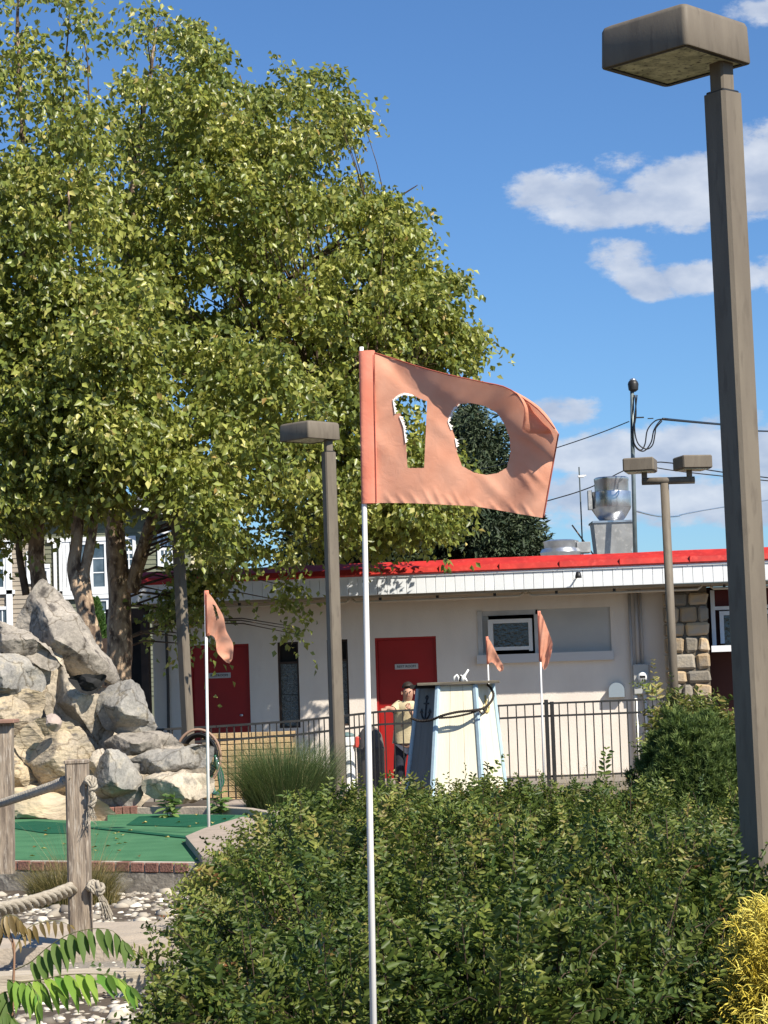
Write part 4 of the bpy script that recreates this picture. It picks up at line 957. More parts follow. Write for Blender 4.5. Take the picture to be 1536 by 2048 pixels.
def knot(px, py, Y, tail, label, r=.02, sc_=1.0):
    t = thing('rope_knot', label, 'rope', W(px, py, Y))
    c = W(px, py, Y); k = []
    for i in range(26):
        a = i / 25 * 4 * math.pi; k.append(c + Vector((.030 * sc_ * math.cos(a) * (1 + .2 * math.sin(a * 1.5)), -.01 + .03 * sc_ * math.sin(a), .028 * sc_ * math.sin(a * .75) + (.02 - i * .0016) * sc_)))
    rope(k, r * .75, 'knot_loop', None, parent=t, pitch=.06)
    return t
k1 = knot(181, 1566, 9.45, 1, 'knotted rope end dangling at the upper right side of the near post', .014, .6)
rope([W(172, 1558, 9.5), W(184, 1558, 9.45), W(190, 1572, 9.42), W(181, 1582, 9.42), W(188, 1596, 9.42), W(182, 1614, 9.42)], .015, 'rope_end', None, parent=k1, pitch=.07)
fz = MB()
for i in range(26):
    a = W(183 + random.uniform(-3, 3), 1612, 9.42); fz.tube([a, a + Vector((random.uniform(-.02, .02), random.uniform(-.02, .02), -.03)), a + Vector((random.uniform(-.03, .03), random.uniform(-.03, .03), random.uniform(-.05, -.09)))], .0012, 3)
fz.build('frayed_end', rope_m, k1, kind='stuff')
k2 = knot(188, 1778, 9.45, 1, 'knotted rope end with long frayed tail at the lower right side of the near post', .017, .72)
rope([W(174, 1776, 9.5), W(190, 1770, 9.44), W(204, 1776, 9.42), W(196, 1786, 9.42)], .021, 'rope_end', None, parent=k2, pitch=.07)
fz = MB()
for i in range(60):
    a = W(198 + random.uniform(-5, 4), 1783, 9.42); e = random.uniform(0, 1)
    fz.tube([a, a + Vector((.02 * e + .01, random.uniform(-.02, .02), -.04)), a + Vector((.03 + .05 * (e - .3), random.uniform(-.03, .03), random.uniform(-.10, -.13)))], .0016, 3)
fz.build('frayed_end', rope_m, k2, kind='stuff')

# ------------------------------------------------------------------ iron fence
fpts = [(1330, 27.9, 1.115), (1092, 27.75, 1.108), (760, 27.3, 1.08), (600, 25.7, 1.03), (430, 24.7, 1.015), (255, 24.4, 1.0)]
FP = [(W(px, 1400, Y).x, Y, z) for px, Y, z in fpts]
fc = thing('iron_fence', 'black metal picket fence with double top rail in front of the cream building', 'fence', (FP[2][0], FP[2][1], 0))
pk0 = None
HPK = .95
def seg(a, b, post_a=False):
    global pk0
    a = Vector(a); b = Vector(b); d = b - a; ln = d.length; dn = d / ln; rot = d.to_track_quat('X', 'Z').to_matrix()
    for dz in (0, -.165, -.955):
        MB().box((a + b) / 2 + Vector((0, 0, dz)), (ln, .028, .026), rot).build('rail', black_m, fc)
    n_ = int(ln / .112)
    for k in range(n_):
        p = a + dn * (ln * (k + .5) / n_)
        if pk0 is None:
            o = MB().box((0, 0, 0), (.0155, .0155, 1.0)).build('picket', black_m, fc, world=False); pk0 = o.data; o.location = p - fc.location + Vector((0, 0, -.5))
        else: inst(pk0, 'picket', p - fc.location + Vector((0, 0, -.5)), fc)
    if post_a: MB().box(a + Vector((0, 0, -.52)), (.05, .05, 1.14), None, .004).build('post', black_m, fc)
for i in range(len(FP) - 1): seg(FP[i], FP[i + 1], i in (0, 1))
g2 = W(1103, 1400, 27.75)
MB().box((g2.x, 27.72, .56), (.05, .05, 1.14), None, .004).build('post', black_m, fc)

# ------------------------------------------------------------------ low tan brick wall behind the fence
YB = 26.6
x0, x1 = W(404, 1500, YB).x, W(592, 1500, YB).x; zt = .89
bw = thing('brick_wall', 'low tan brick wall behind the iron fence, below the left red door', 'wall', ((x0 + x1) / 2, YB, 0))
MB().bb(x0, x1, YB + .012, YB + .2, 0, zt - .004).build('mortar_core', mortar, bw)
tb = MB().box((0, 0, 0), (.198, .09, .064), None, .004).build('brick', brick_tan, bw, world=False); first = True
rows_n = int(zt / .074)
for j in range(rows_n):
    z = zt - .037 - j * .074; xx = x0 + (.105 if j % 2 else 0)
    while xx < x1 - .05:
        w = min(.208, x1 - xx); 
        if w > .08:
            loc = Vector((xx + w / 2, YB + .045 - .045 + .04 + random.uniform(-.004, .004), z)) - bw.location
            if first: tb.location = loc; first = False
            else: inst(tb.data, 'brick', loc, bw, None, ((w - .01) / .198, 1, 1))
        xx += w

# ------------------------------------------------------------------ white post things behind fence
gb = thing('domed_form', 'grey brown domed form standing between the white bollard and the red door', 'bin', W(740, 1600, 28.6))  # identity not settled: modelled as a plain domed solid with a rim
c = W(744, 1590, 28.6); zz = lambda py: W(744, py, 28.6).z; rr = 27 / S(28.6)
auto_smooth(MB().lathe((c.x, 28.6, 0), [(rr * .96, 0.0), (rr, .04), (rr * 1.02, zz(1500)), (rr * .98, zz(1488)), (rr * .86, zz(1470)), (rr * .55, zz(1457)), (.02, zz(1452))], 28).build('form_body', mat('grey_brown_dome', (.12, .105, .10), (.10, .09, .085), 4, .6), gb))
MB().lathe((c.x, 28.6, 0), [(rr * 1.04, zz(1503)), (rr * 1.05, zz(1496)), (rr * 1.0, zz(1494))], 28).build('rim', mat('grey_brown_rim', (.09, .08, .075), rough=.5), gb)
wb = thing('white_bollard', 'white round-topped post with blue-green cap rim, just right of the middle lamp pole', 'bollard', W(697, 1600, 27.9))
c = W(698, 1590, 27.9); zz = lambda py: W(698, py, 27.9).z; rr = 15 / S(27.9)
wm = mat('white_gloss_paint', (.84, .84, .80), (.78, .78, .74), 3, .35)
auto_smooth(MB().lathe((c.x, 27.9, 0), [(rr * .95, 0), (rr * .95, zz(1492)), (rr * 1.15, zz(1490)), (rr * 1.2, zz(1480)), (rr * 1.05, zz(1473)), (.02, zz(1470))], 24).build('body', wm, wb))
MB().lathe((c.x, 27.9, 0), [(rr * 1.1, zz(1473)), (rr * .9, zz(1468)), (rr * .4, zz(1465)), (.01, zz(1464))], 24).build('cap_rim', mat('blue_green_paint', (.12, .19, .19), rough=.5), wb, smooth=True)
p = W(714, 1484, 27.9); MB().box((p.x, 27.85, p.z), (.07, .06, .15), Matrix.Rotation(.3, 3, 'Y'), .015).build('red_tag', mat('red_plastic', (.55, .07, .05), rough=.5), wb)

# ------------------------------------------------------------------ hexagonal tower base
YT = 25.0
tw = thing('tower_base', 'tapered six-sided cream and blue wooden tower base with anchors and dark rope', 'tower base', W(912, 1605, YT))
ct, cb = W(911, 1370, YT), W(912, 1606, YT); rt, rb = 73 / S(YT), 101 / S(YT); zt, zb_ = ct.z, 0.0
HXA = [math.pi / 3 * k + R_(0) for k in range(6)]
def hexp(z, r, k, off=0): 
    cc = cb.lerp(ct, (z - zb_) / (zt - zb_)); a = HXA[k % 6]; return Vector((cc.x + (r + off) * math.cos(a), YT + (r + off) * math.sin(a), z))
cream_w = mat('cream_boards', (.80, .74, .56), (.72, .66, .50), 3, .7, .15, 20, stretch=(3, 3, .3)); left_w = mat('left_face_boards', (.21, .22, .22), (.18, .19, .19), 4, .7, .15, 20, stretch=(3, 3, .3))
trim_b = mat('light_blue_trim', (.42, .55, .62), (.36, .48, .55), 6, .6, .1, 30)
navy = mat('navy_paint', (.018, .024, .035), rough=.6)
for k in range(6):
    # face between vertex k and k+1; front faces are k=3 (left), 4 (front), 5 (right)
    a0, a1, b1, b0 = hexp(zb_, rb, k), hexp(zb_, rb, k + 1), hexp(zt, rt, k + 1), hexp(zt, rt, k)
    n_ = ((a1 - a0).cross(b0 - a0)).normalized(); cen = (a0 + a1 + b0 + b1) / 4
    if n_.dot(cen - Vector((cen.x * 0 + cb.x, YT, cen.z))) < 0: n_ = -n_
    m_ = left_w if k == 3 else cream_w  # left face boards get a darker grey than the other faces
    nb = 3
    for j in range(nb):
        t0, t1 = j / nb + .003, (j + 1) / nb - .003
        q = [a0.lerp(a1, t0), a0.lerp(a1, t1), b0.lerp(b1, t1), b0.lerp(b1, t0)]
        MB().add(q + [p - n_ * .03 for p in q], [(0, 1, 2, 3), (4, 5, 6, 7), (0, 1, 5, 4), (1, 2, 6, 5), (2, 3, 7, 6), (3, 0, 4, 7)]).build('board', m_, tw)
for k in range(6):
    a, b = hexp(zb_, rb, k, .002), hexp(zt, rt, k, .002)
    MB().tube([a, b], .034, 6).build('corner_trim', trim_b, tw)
MB().lathe((ct.x, YT, zt), [(rt - .05, -.3), (rt - .05, -.05), (rt - .02, -.002)], 6).build('inner_frame', dark_m, tw)
bd = mat('old_grey_boards', (.16, .14, .10), (.10, .085, .065), 7, .9, .3, 30, stretch=(.6, 4, 4))
cx0, cx1 = W(838, 1366, YT).x, W(996, 1362, YT).x
for j in range(6):
    y0 = YT - .45 + j * .15; MB().box(((cx0 + cx1) / 2 + random.uniform(-.02, .02), y0 + .075, zt + .022 + random.uniform(-.003, .003)), (cx1 - cx0 + random.uniform(-.03, .03), .14, .03), Matrix.Rotation(-.003, 3, 'Y'), .003).build('top_plank', bd, tw)
MB().box((W(848, 1374, YT).x, YT - .30, zt - .005), (.34, .1, .045)).build('dark_bracket', dark_m, tw)
def anchor(k, m_, sc_=.17, dz=.80):
    a0, a1 = hexp(0, rb, k), hexp(0, rb, k + 1); b0, b1 = hexp(zt, rt, k), hexp(zt, rt, k + 1)
    o_ = (a0 + a1) / 2; tp = (b0 + b1) / 2; up = (tp - o_).normalized(); rt_ = (a1 - a0).normalized(); nn_ = rt_.cross(up).normalized()
    if nn_.y > 0: nn_ = -nn_
    cen = o_.lerp(tp, dz) + nn_ * .008
    P = lambda x, y, z=0: cen + rt_ * (x * sc_) + up * (y * sc_) + nn_ * z
    mb = MB()
    mb.tube([P(0, .72), P(0, -.62)], .010, 6); mb.tube([P(-.30, .45), P(.30, .45)], .009, 6)
    mb.tube([P(.13 * math.cos(t), .86 + .13 * math.sin(t)) for t in [2 * math.pi * i / 12 for i in range(13)]], .007, 6)
    mb.tube([P(.55 * math.cos(t), -.12 + .52 * math.sin(t)) for t in [math.pi + math.pi * i / 12 for i in range(13)]], [.006 + .006 * math.sin(math.pi * i / 12) for i in range(13)], 6)
    for s_ in (-1, 1): mb.add([P(s_ * .75, -.22, .004), P(s_ * .55, .16, .004), P(s_ * .36, -.20, .004), P(s_ * .55, -.10, .012)], [(0, 1, 3), (1, 2, 3), (2, 0, 3)])
    mb.build('anchor_emblem', m_, tw)
anchor(3, navy); anchor(5, mat('gold_paint', (.55, .42, .16), rough=.5), .12, .82)
rp_ = lambda px, py, off: W(px, py, YT - off)
rope([rp_(822, 1436, .3), rp_(840, 1442, .35), rp_(862, 1440, .47), rp_(885, 1431, .56), rp_(915, 1424, .56), rp_(945, 1421, .56), rp_(968, 1416, .45), rp_(983, 1402, .3), rp_(987, 1388, .2), rp_(980, 1374, .15), rp_(974, 1369, .1)], .016, 'dark_rope', None, rope_dark, .08, tw)
rope([rp_(878, 1436, .56), rp_(905, 1434, .56), rp_(935, 1428, .56), rp_(958, 1421, .52)], .013, 'dark_rope', None, rope_dark, .08, tw)
rope([rp_(958, 1421, .52), rp_(965, 1428, .5), rp_(970, 1424, .46), rp_(966, 1418, .46)], .010, 'rope_tail', None, rope_dark, .06, tw)
fg = thing('figurine', 'small broken white and dark figurine standing on the flat tower top', 'figurine', W(920, 1364, YT - .1))
q = lambda px, py: W(px, py, YT - .1)
MB().tube([q(907, 1363), q(909, 1354), q(914, 1350), q(917, 1355), q(917, 1363)], .014, 8).build('white_arch', wm, fg, smooth=True)
MB().tube([q(924, 1363), q(927, 1354), q(932, 1347), q(937, 1339)], [.028, .024, .013, .012], 8).build('white_body', wm, fg, smooth=True)
MB().tube([q(927, 1356), q(921, 1350)], .010, 6).tube([q(930, 1356), q(934, 1363)], .013, 6).build('white_limbs', wm, fg, smooth=True)
MB().tube([q(919, 1363), q(920, 1357), q(922, 1352)], .016, 8).build('dark_middle', dark_m, fg, smooth=True)

# ------------------------------------------------------------------ hose reel behind rocks
hr = thing('hose_coil', 'brown rimmed hose reel with green hose loops, right of the rock mound', 'hose reel', WZ(410, 1590, .3))
c = W(398, 1510, 21.0); rr = 50 / S(21)
ring = lambda r_, dy, dz=0, sx_=.62: [Vector((c.x - .0 + sx_ * r_ * math.cos(t), c.y + dy, c.z + dz + r_ * 1.05 * math.sin(t))) for t in [2 * math.pi * k / 40 for k in range(41)]]
MB().tube(ring(rr + .012, -.1, -.02, .85), .014, 8).build('rim', mat('brown_rim', (.30, .19, .13), rough=.6), hr, smooth=True)
for k in range(6): MB().tube(ring(rr - .03 - .012 * (k % 3), -.08 + .035 * k, -.02, .82), .014, 8).build('hose_loop', rubber, hr, smooth=True)
gh = mat('green_hose', (.02, .12, .075), rough=.4); 
for k in range(5):
    cable([W(430 + 2 * k, 1510 + 5 * k, 20.9), W(436 + 2 * k, 1545, 20.9), W(440 + 1.5 * k, 1580 - 3 * k, 20.9), W(432 - k, 1588, 20.9), W(424, 1560, 20.95), W(426, 1530, 20.95)], .013, 'green_hose', None, gh if k % 2 == 0 else galv, hr)
# ------------------------------------------------------------------ person
pn = thing('person', 'person in yellow shirt and dark trousers leaning on the fence before the right red door', 'person', W(806, 1582, 28.2))
YP = 28.15
def skin(name, verts, edges, rad, m, parent, root=0, sub=1):
    me = bpy.data.meshes.new(name); inv = WM[parent.name].inverted()
    me.from_pydata([tuple(inv @ Vector(v)) for v in verts], edges, []); me.materials.append(m)
    o = bpy.data.objects.new(name, me); link(o, parent)
    md = o.modifiers.new('skin', 'SKIN'); md.use_smooth_shade = True
    o.modifiers.new('sub', 'SUBSURF').levels = sub; o.modifiers['sub'].render_levels = sub
    sv = me.skin_vertices[0].data
    for i, r_ in enumerate(rad): sv[i].radius = r_ if isinstance(r_, tuple) else (r_, r_); sv[i].use_root = (i == root)
    return o
pp = lambda px, py, dy=0.0: W(px, py, YP + dy)
skin_m = mat('skin', (.50, .29, .20), (.44, .245, .165), 9, .55)
V = [pp(812, 1482), pp(812, 1455, -.02), pp(812, 1425, -.08), pp(813, 1408, -.12), pp(815, 1400, -.14), pp(816, 1388, -.17), pp(816, 1374, -.16),
     pp(798, 1410, -.1), pp(786, 1420, -.18), pp(776, 1416, -.33), pp(771, 1417, -.40),
     pp(829, 1411, -.1), pp(836, 1434, -.14), pp(826, 1430, -.25), pp(819, 1419, -.30),
     pp(803, 1490), pp(798, 1527, -.04), pp(797, 1567, .02), pp(795, 1575, -.10),
     pp(824, 1490), pp(834, 1524, -.03), pp(842, 1565, .03), pp(844, 1573, -.09)]
E = [(0, 1), (1, 2), (2, 3), (3, 4), (4, 5), (5, 6), (2, 7), (7, 8), (8, 9), (9, 10), (2, 11), (11, 12), (12, 13), (13, 14), (0, 15), (15, 16), (16, 17), (17, 18), (0, 19), (19, 20), (20, 21), (21, 22)]
RD = [(.13, .11), (.12, .10), (.14, .10), (.07, .065), (.055, .055), (.078, .092), (.062, .075), .055, .042, .032, .026, .055, .042, .032, .026, .085, .062, .043, .035, .085, .062, .043, .035]
skin('body', V, E, RD, skin_m, pn, 0, 2)
def hand(w, d, up, nm):
    # palm root w, direction d: five short curled finger chains
    d = d.normalized(); sd_ = d.cross(up).normalized(); vs = [w, w + d * .045]; es = [(0, 1)]; rd = [(.024, .014), (.032, .013)]
    for k, (o_, ln) in enumerate(((-.028, .055), (-.010, .068), (.010, .064), (.027, .050))):
        b = len(vs); r0 = w + d * .05 + sd_ * o_; vs += [r0, r0 + d * ln * .5, r0 + d * ln * .8 - up * .02]; es += [(1, b), (b, b + 1), (b + 1, b + 2)]; rd += [.0095, .009, .008]
    b = len(vs); vs += [w + d * .015 + sd_ * .035, w + d * .05 + sd_ * .055]; es += [(0, b), (b, b + 1)]; rd += [.011, .009]
    skin(nm, vs, es, rd, skin_m, pn, 0, 1)
hand(pp(772, 1417, -.39), pp(767, 1420, -.46) - pp(772, 1417, -.39), Vector((0, 0, 1)), 'hand')
hand(pp(820, 1420, -.30), pp(816, 1411, -.28) - pp(820, 1420, -.30), Vector((0, 1, 0)), 'hand')
hair_m = mat('dark_hair', (.02, .014, .010), (.035, .025, .018), 30, .6)
hc = pp(816, 1381, -.165); mb = MB(); vs = []
for i in range(9):
    ph = math.pi * i / 17
    for k in range(18):
        t = 2 * math.pi * k / 18; r_ = 1 + .06 * noise.noise(Vector((i, k * .8, 2)))
        v = Vector((.083 * math.sin(ph) * math.cos(t), .10 * math.sin(ph) * math.sin(t) + .022, .092 * math.cos(ph) + .026)) * r_
        if v.y < -.05 and v.z < .06: v.z = .06 + (v.z - .06) * .1; v.y = max(v.y, -.082)
        vs.append(hc + v)
mb.add(vs, [(i * 18 + k, i * 18 + (k + 1) % 18, (i + 1) * 18 + (k + 1) % 18, (i + 1) * 18 + k) for i in range(8) for k in range(18)]); mb.build('hair', hair_m, pn, smooth=True)
fm = MB(); fc_ = pp(816, 1387, -.165)
MB().add([fc_ + Vector(v) for v in ((-.012, -.085, -.012), (.012, -.085, -.012), (0, -.083, .03), (0, -.115, -.012))], [(0, 1, 3), (1, 2, 3), (2, 0, 3)]).build('nose', skin_m, pn)
for s_ in (-1, 1):
    MB().lathe(fc_ + Vector((s_ * .03, -.086, .028)), [(.002, -.008), (.010, -.004), (.010, .004), (.002, .008)], 8).build('eye', dark_m, pn)
    MB().box(fc_ + Vector((s_ * .082, -.0, .01)), (.018, .03, .05), None, .006).build('ear', skin_m, pn)
MB().box(fc_ + Vector((0, -.084, -.036)), (.042, .01, .008), None, .003).build('mouth', mat('lips', (.25, .08, .07), rough=.5), pn)
yel = mat('pale_yellow_shirt', (.62, .53, .33), (.56, .47, .29), 8, .85, .2, 40)
mb = MB(); prof = [(1486, .185, .135, 812, .02), (1470, .175, .13, 812, .0), (1450, .165, .125, 812, -.02), (1430, .17, .125, 812, -.06), (1415, .175, .12, 813, -.09), (1407, .15, .10, 813, -.11), (1402, .08, .075, 814, -.12)]
vs = []
for i, (py, a, b, px, dy) in enumerate(prof):
    c = pp(px, py, dy)
    for k in range(24):
        t = 2 * math.pi * k / 24; w_ = 1 + .035 * math.sin(t * 5 + i * .8) * (i < 4)
        vs.append(c + Vector((a * math.cos(t) * w_, b * math.sin(t) * w_, 0)))
mb.add(vs, [(i * 24 + k, i * 24 + (k + 1) % 24, (i + 1) * 24 + (k + 1) % 24, (i + 1) * 24 + k) for i in range(len(prof) - 1) for k in range(24)])
mb.tube([pp(801, 1410, -.1), pp(793, 1415, -.13), pp(787, 1420, -.17)], [.075, .068, .062], 14, cap=False)
mb.tube([pp(826, 1410, -.1), pp(832, 1422, -.12), pp(835, 1431, -.14)], [.075, .068, .062], 14, cap=False)
mb.build('shirt', yel, pn, smooth=True)
dk = mat('dark_navy_trousers', (.012, .014, .022), (.03, .035, .055), 6, .8, .2)
skin('trousers', [pp(813, 1480), pp(803, 1492), pp(799, 1527, -.04), pp(797, 1565, .01), pp(824, 1492), pp(834, 1524, -.03), pp(842, 1562, .02)], [(0, 1), (1, 2), (2, 3), (0, 4), (4, 5), (5, 6)], [(.155, .125), .108, .085, .07, .108, .085, .07], dk, pn, 0, 2)
for a, b in (((797, 1574), (795, 1579)), ((842, 1572), (845, 1577))):
    p = pp(a[0], a[1], -.05); MB().box((p.x, p.y, .04), (.10, .27, .08), None, .03).build('shoe', black_m, pn, smooth=True)

# ------------------------------------------------------------------ far house
YH = 58.0
hp_ = lambda px, py, dy=0.0: W(px, py, YH + dy)
hx = lambda px: hp_(px, 1130).x
hz = lambda py, px=200: hp_(px, py).z
hs = thing('green_house', 'olive and tan house with white trimmed windows behind the birch trees', 'house', (hx(180), YH, 0))
olive = mat('olive_siding', (.175, .185, .125), (.15, .16, .11), 2, .8); tan_s = mat('tan_siding', (.36, .31, .24), (.32, .27, .21), 2, .8)
wtrim = mat('white_trim', (.80, .82, .83), (.76, .78, .79), 3, .5); hglass = mat('blue_window_glass', (.035, .055, .075), (.10, .13, .16), 2.5, .08, spec=1.0)
hroof = mat('grey_shingles', (.12, .12, .125), (.09, .09, .095), 14, .9, .3, 40)
def siding(x0, x1, z0, z1, y, m, name):
    mb = MB(); n_ = int((z1 - z0) / .125)
    for k in range(n_):
        za = z0 + k * .125; mb.add([(x0, y - .022, za), (x1, y - .022, za), (x1, y - .004, za + .125), (x0, y - .004, za + .125), (x0, y, za), (x1, y, za)], [(0, 1, 2, 3), (0, 1, 5, 4)])
    mb.build(name, m, hs, kind='stuff')
MB().bb(hx(-160), hx(376), YH + .001, YH + 6, 0, hz(1020)).build('wall', olive, hs)
siding(hx(-160), hx(376), 1.2, hz(1021), YH, olive, 'siding')
MB().bb(hx(-160), hx(90), YH - .5, YH - .03, 0, hz(1062)).build('bay_wall', tan_s, hs); siding(hx(-160), hx(90), 1.2, hz(1063), YH - .5, tan_s, 'siding')
MB().bb(hx(376), hx(446), YH + 1.0, YH + 5, 0, hz(1082)).build('side_wall', mat('cream_siding', (.62, .56, .40), (.56, .50, .36), 2, .8), hs)
siding(hx(376), hx(446), 1.2, hz(1083), YH + 1.0, mat('cream_siding', (.62, .56, .40), (.58, .52, .37), 2, .8), 'siding')
mb = MB(); mb.prism([(hx(-200), hz(1020)), (hx(110), hz(935)), (hx(255), hz(1000)), (hx(300), hz(992)), (hx(400), hz(1034)), (hx(376), hz(1021))], YH - .5, YH + 7, lambda x, z, y: (x, y, z)); mb.build('roof', hroof, hs)
for (a, b) in (((-200, 1024), (110, 939)), ((110, 939), (262, 1006)), ((250, 998), (312, 1024)), ((312, 1020), (400, 1036))):
    p, q_ = hp_(*a, -.56), hp_(*b, -.56); d = q_ - p; MB().box((p + q_) / 2, (d.length, .1, .16), Matrix.Rotation(-math.atan2(d.z, d.x), 3, 'Y')).build('white_fascia', wtrim, hs)
MB().bb(hx(416), hx(448), YH + .9, YH + 5.2, hz(1083), hz(1078)).build('porch_roof', wtrim, hs); MB().bb(hx(372), hx(452), YH + .8, YH + 5.3, hz(1078), hz(1040)).build('side_roof', hroof, hs)
for z_, x0_, x1_, yo in ((1081, -160, 36, -.53), (1078, 96, 232, -.03), (1184, 96, 232, -.03), (1193, 96, 232, -.05), (1180, -160, 36, -.53), (1131, 82, 106, -.53)):
    MB().bb(hx(x0_), hx(x1_), YH + yo - .06, YH + yo + .0, hz(z_ + 4), hz(z_ - 4)).build('trim_board', wtrim, hs)
for px, yo in ((28, -.54), (22, -.54), (111, -.04), (122, -.04), (220, -.04), (228, -.04)):
    MB().bb(hx(px - 3), hx(px + 3), YH + yo - .05, YH + yo, hz(1255), hz(1080)).build('white_column', wtrim, hs)
def hwin(x0, x1, y0, y1, yo=0.0, mun=(0, 0), sill=True, double=False):
    X0, X1, Z1, Z0 = hx(x0), hx(x1), hz(y0), hz(y1); y = YH + yo; t = .09
    f = MB().bb(X0, X0 + t, y - .07, y + .02, Z0, Z1).bb(X1 - t, X1, y - .07, y + .02, Z0, Z1).bb(X0 + t, X1 - t, y - .07, y + .02, Z1 - t, Z1).bb(X0 + t, X1 - t, y - .07, y + .02, Z0, Z0 + t).build('window', wtrim, hs)
    MB().bb(X0 + t, X1 - t, y - .028, y - .012, Z0 + t, Z1 - t).build('pane', hglass, f)
    mb = MB(); w_, h_ = X1 - X0 - 2 * t, Z1 - Z0 - 2 * t
    if double: mb.bb(X0 + t, X1 - t, y - .05, y - .029, (Z0 + Z1) / 2 - .04, (Z0 + Z1) / 2 + .04)
    for i in range(1, mun[0]): mb.bb(X0 + t + w_ * i / mun[0] - .015, X0 + t + w_ * i / mun[0] + .015, y - .045, y - .0285, Z0 + t, Z1 - t)
    for j in range(1, mun[1]): mb.bb(X0 + t, X1 - t, y - .042, y - .0282, Z0 + t + h_ * j / mun[1] - .015, Z0 + t + h_ * j / mun[1] + .015)
    if mb.v: mb.build('muntins', wtrim, f)
hwin(-60, 20, 1088, 1176, -.5, (4, 1), double=True); hwin(126, 140, 1082, 1180, 0, (1, 4)); hwin(142, 178, 1082, 1180, 0, (2, 1), double=True); hwin(180, 216, 1082, 1180, 0, (1, 3))
hwin(244, 273, 1074, 1140, 0, (2, 4), double=True); hwin(316, 350, 1066, 1138, 0, (3, 4), double=True); hwin(84, 106, 1134, 1166, -.5, (1, 1)); hwin(176, 218, 1196, 1300, 0, (2, 4)); hwin(-6, 26, 1208, 1254, -.5, (2, 1)); hwin(60, 82, 1100, 1165, -.5, (1, 2), double=True)

# ------------------------------------------------------------------ plants
def rand_dirs(n): return norm(rng.normal(size=(n, 3)))
def leaf_mesh(pos, tip, nrm, ln, wd, hexa=False, fold=.25):
    """pos base point, tip direction, nrm approx normal, returns verts, faces"""
    tip = norm(tip); side_ = norm(np.cross(tip, nrm)); up = np.cross(side_, tip)
    ln = ln[:, None]; wd = wd[:, None]; n_ = len(pos)
    if not hexa:
        V = np.stack([pos, pos + tip * ln * .42 + side_ * wd * .5 + up * wd * fold, pos + tip * ln - up * ln * .12, pos + tip * ln * .42 - side_ * wd * .5 + up * wd * fold], 1)
        b = np.arange(n_)[:, None] * 4
        return V.reshape(-1, 3), [np.concatenate([b + [0, 1, 2], b + [0, 2, 3]]).astype(int)], 4
    V = np.stack([pos, pos + tip * ln * .28 + side_ * wd * .42 + up * wd * fold * .8, pos + tip * ln * .66 + side_ * wd * .40 + up * wd * fold * .8 - up * ln * .05, pos + tip * ln - up * ln * .16,
                  pos + tip * ln * .66 - side_ * wd * .40 + up * wd * fold * .8 - up * ln * .05, pos + tip * ln * .28 - side_ * wd * .42 + up * wd * fold * .8], 1)
    b = np.arange(n_)[:, None] * 6
    return V.reshape(-1, 3), [np.concatenate([b + [0, 1, 2, 3], b + [0, 3, 4, 5]]).astype(int)], 6
birch_leaf = leaf_mat('birch_leaves', [(0, (.070, .105, .024)), (.3, (.145, .19, .040)), (.6, (.27, .30, .062)), (.85, (.45, .45, .12)), (.96, (.58, .52, .19)), (1, (.42, .26, .08))], .38, .40, .5, (.60, .58, .10))
shrub_leaf = leaf_mat('shrub_leaves', [(0, (.020, .046, .013)), (.35, (.064, .100, .020)), (.65, (.128, .160, .030)), (.88, (.23, .235, .055)), (.95, (.27, .20, .07)), (1, (.18, .045, .02))], .46, .28, .33, (.22, .32, .05))
twig_m = mat('twig_bark', (.085, .055, .035), (.05, .033, .022), 20, .85)
bark_m = mat('peeling_birch_bark', (.10, .065, .045), (.40, .285, .19), 5.5, .9, .8, 22, stretch=(1.6, 1.6, .8), c3=(.56, .43, .29), contrast=(.40, .56))
bark_d = mat('dark_birch_bark', (.075, .048, .034), (.19, .135, .09), 6, .9, .6, 26, stretch=(1, 1, .7), contrast=(.46, .66))

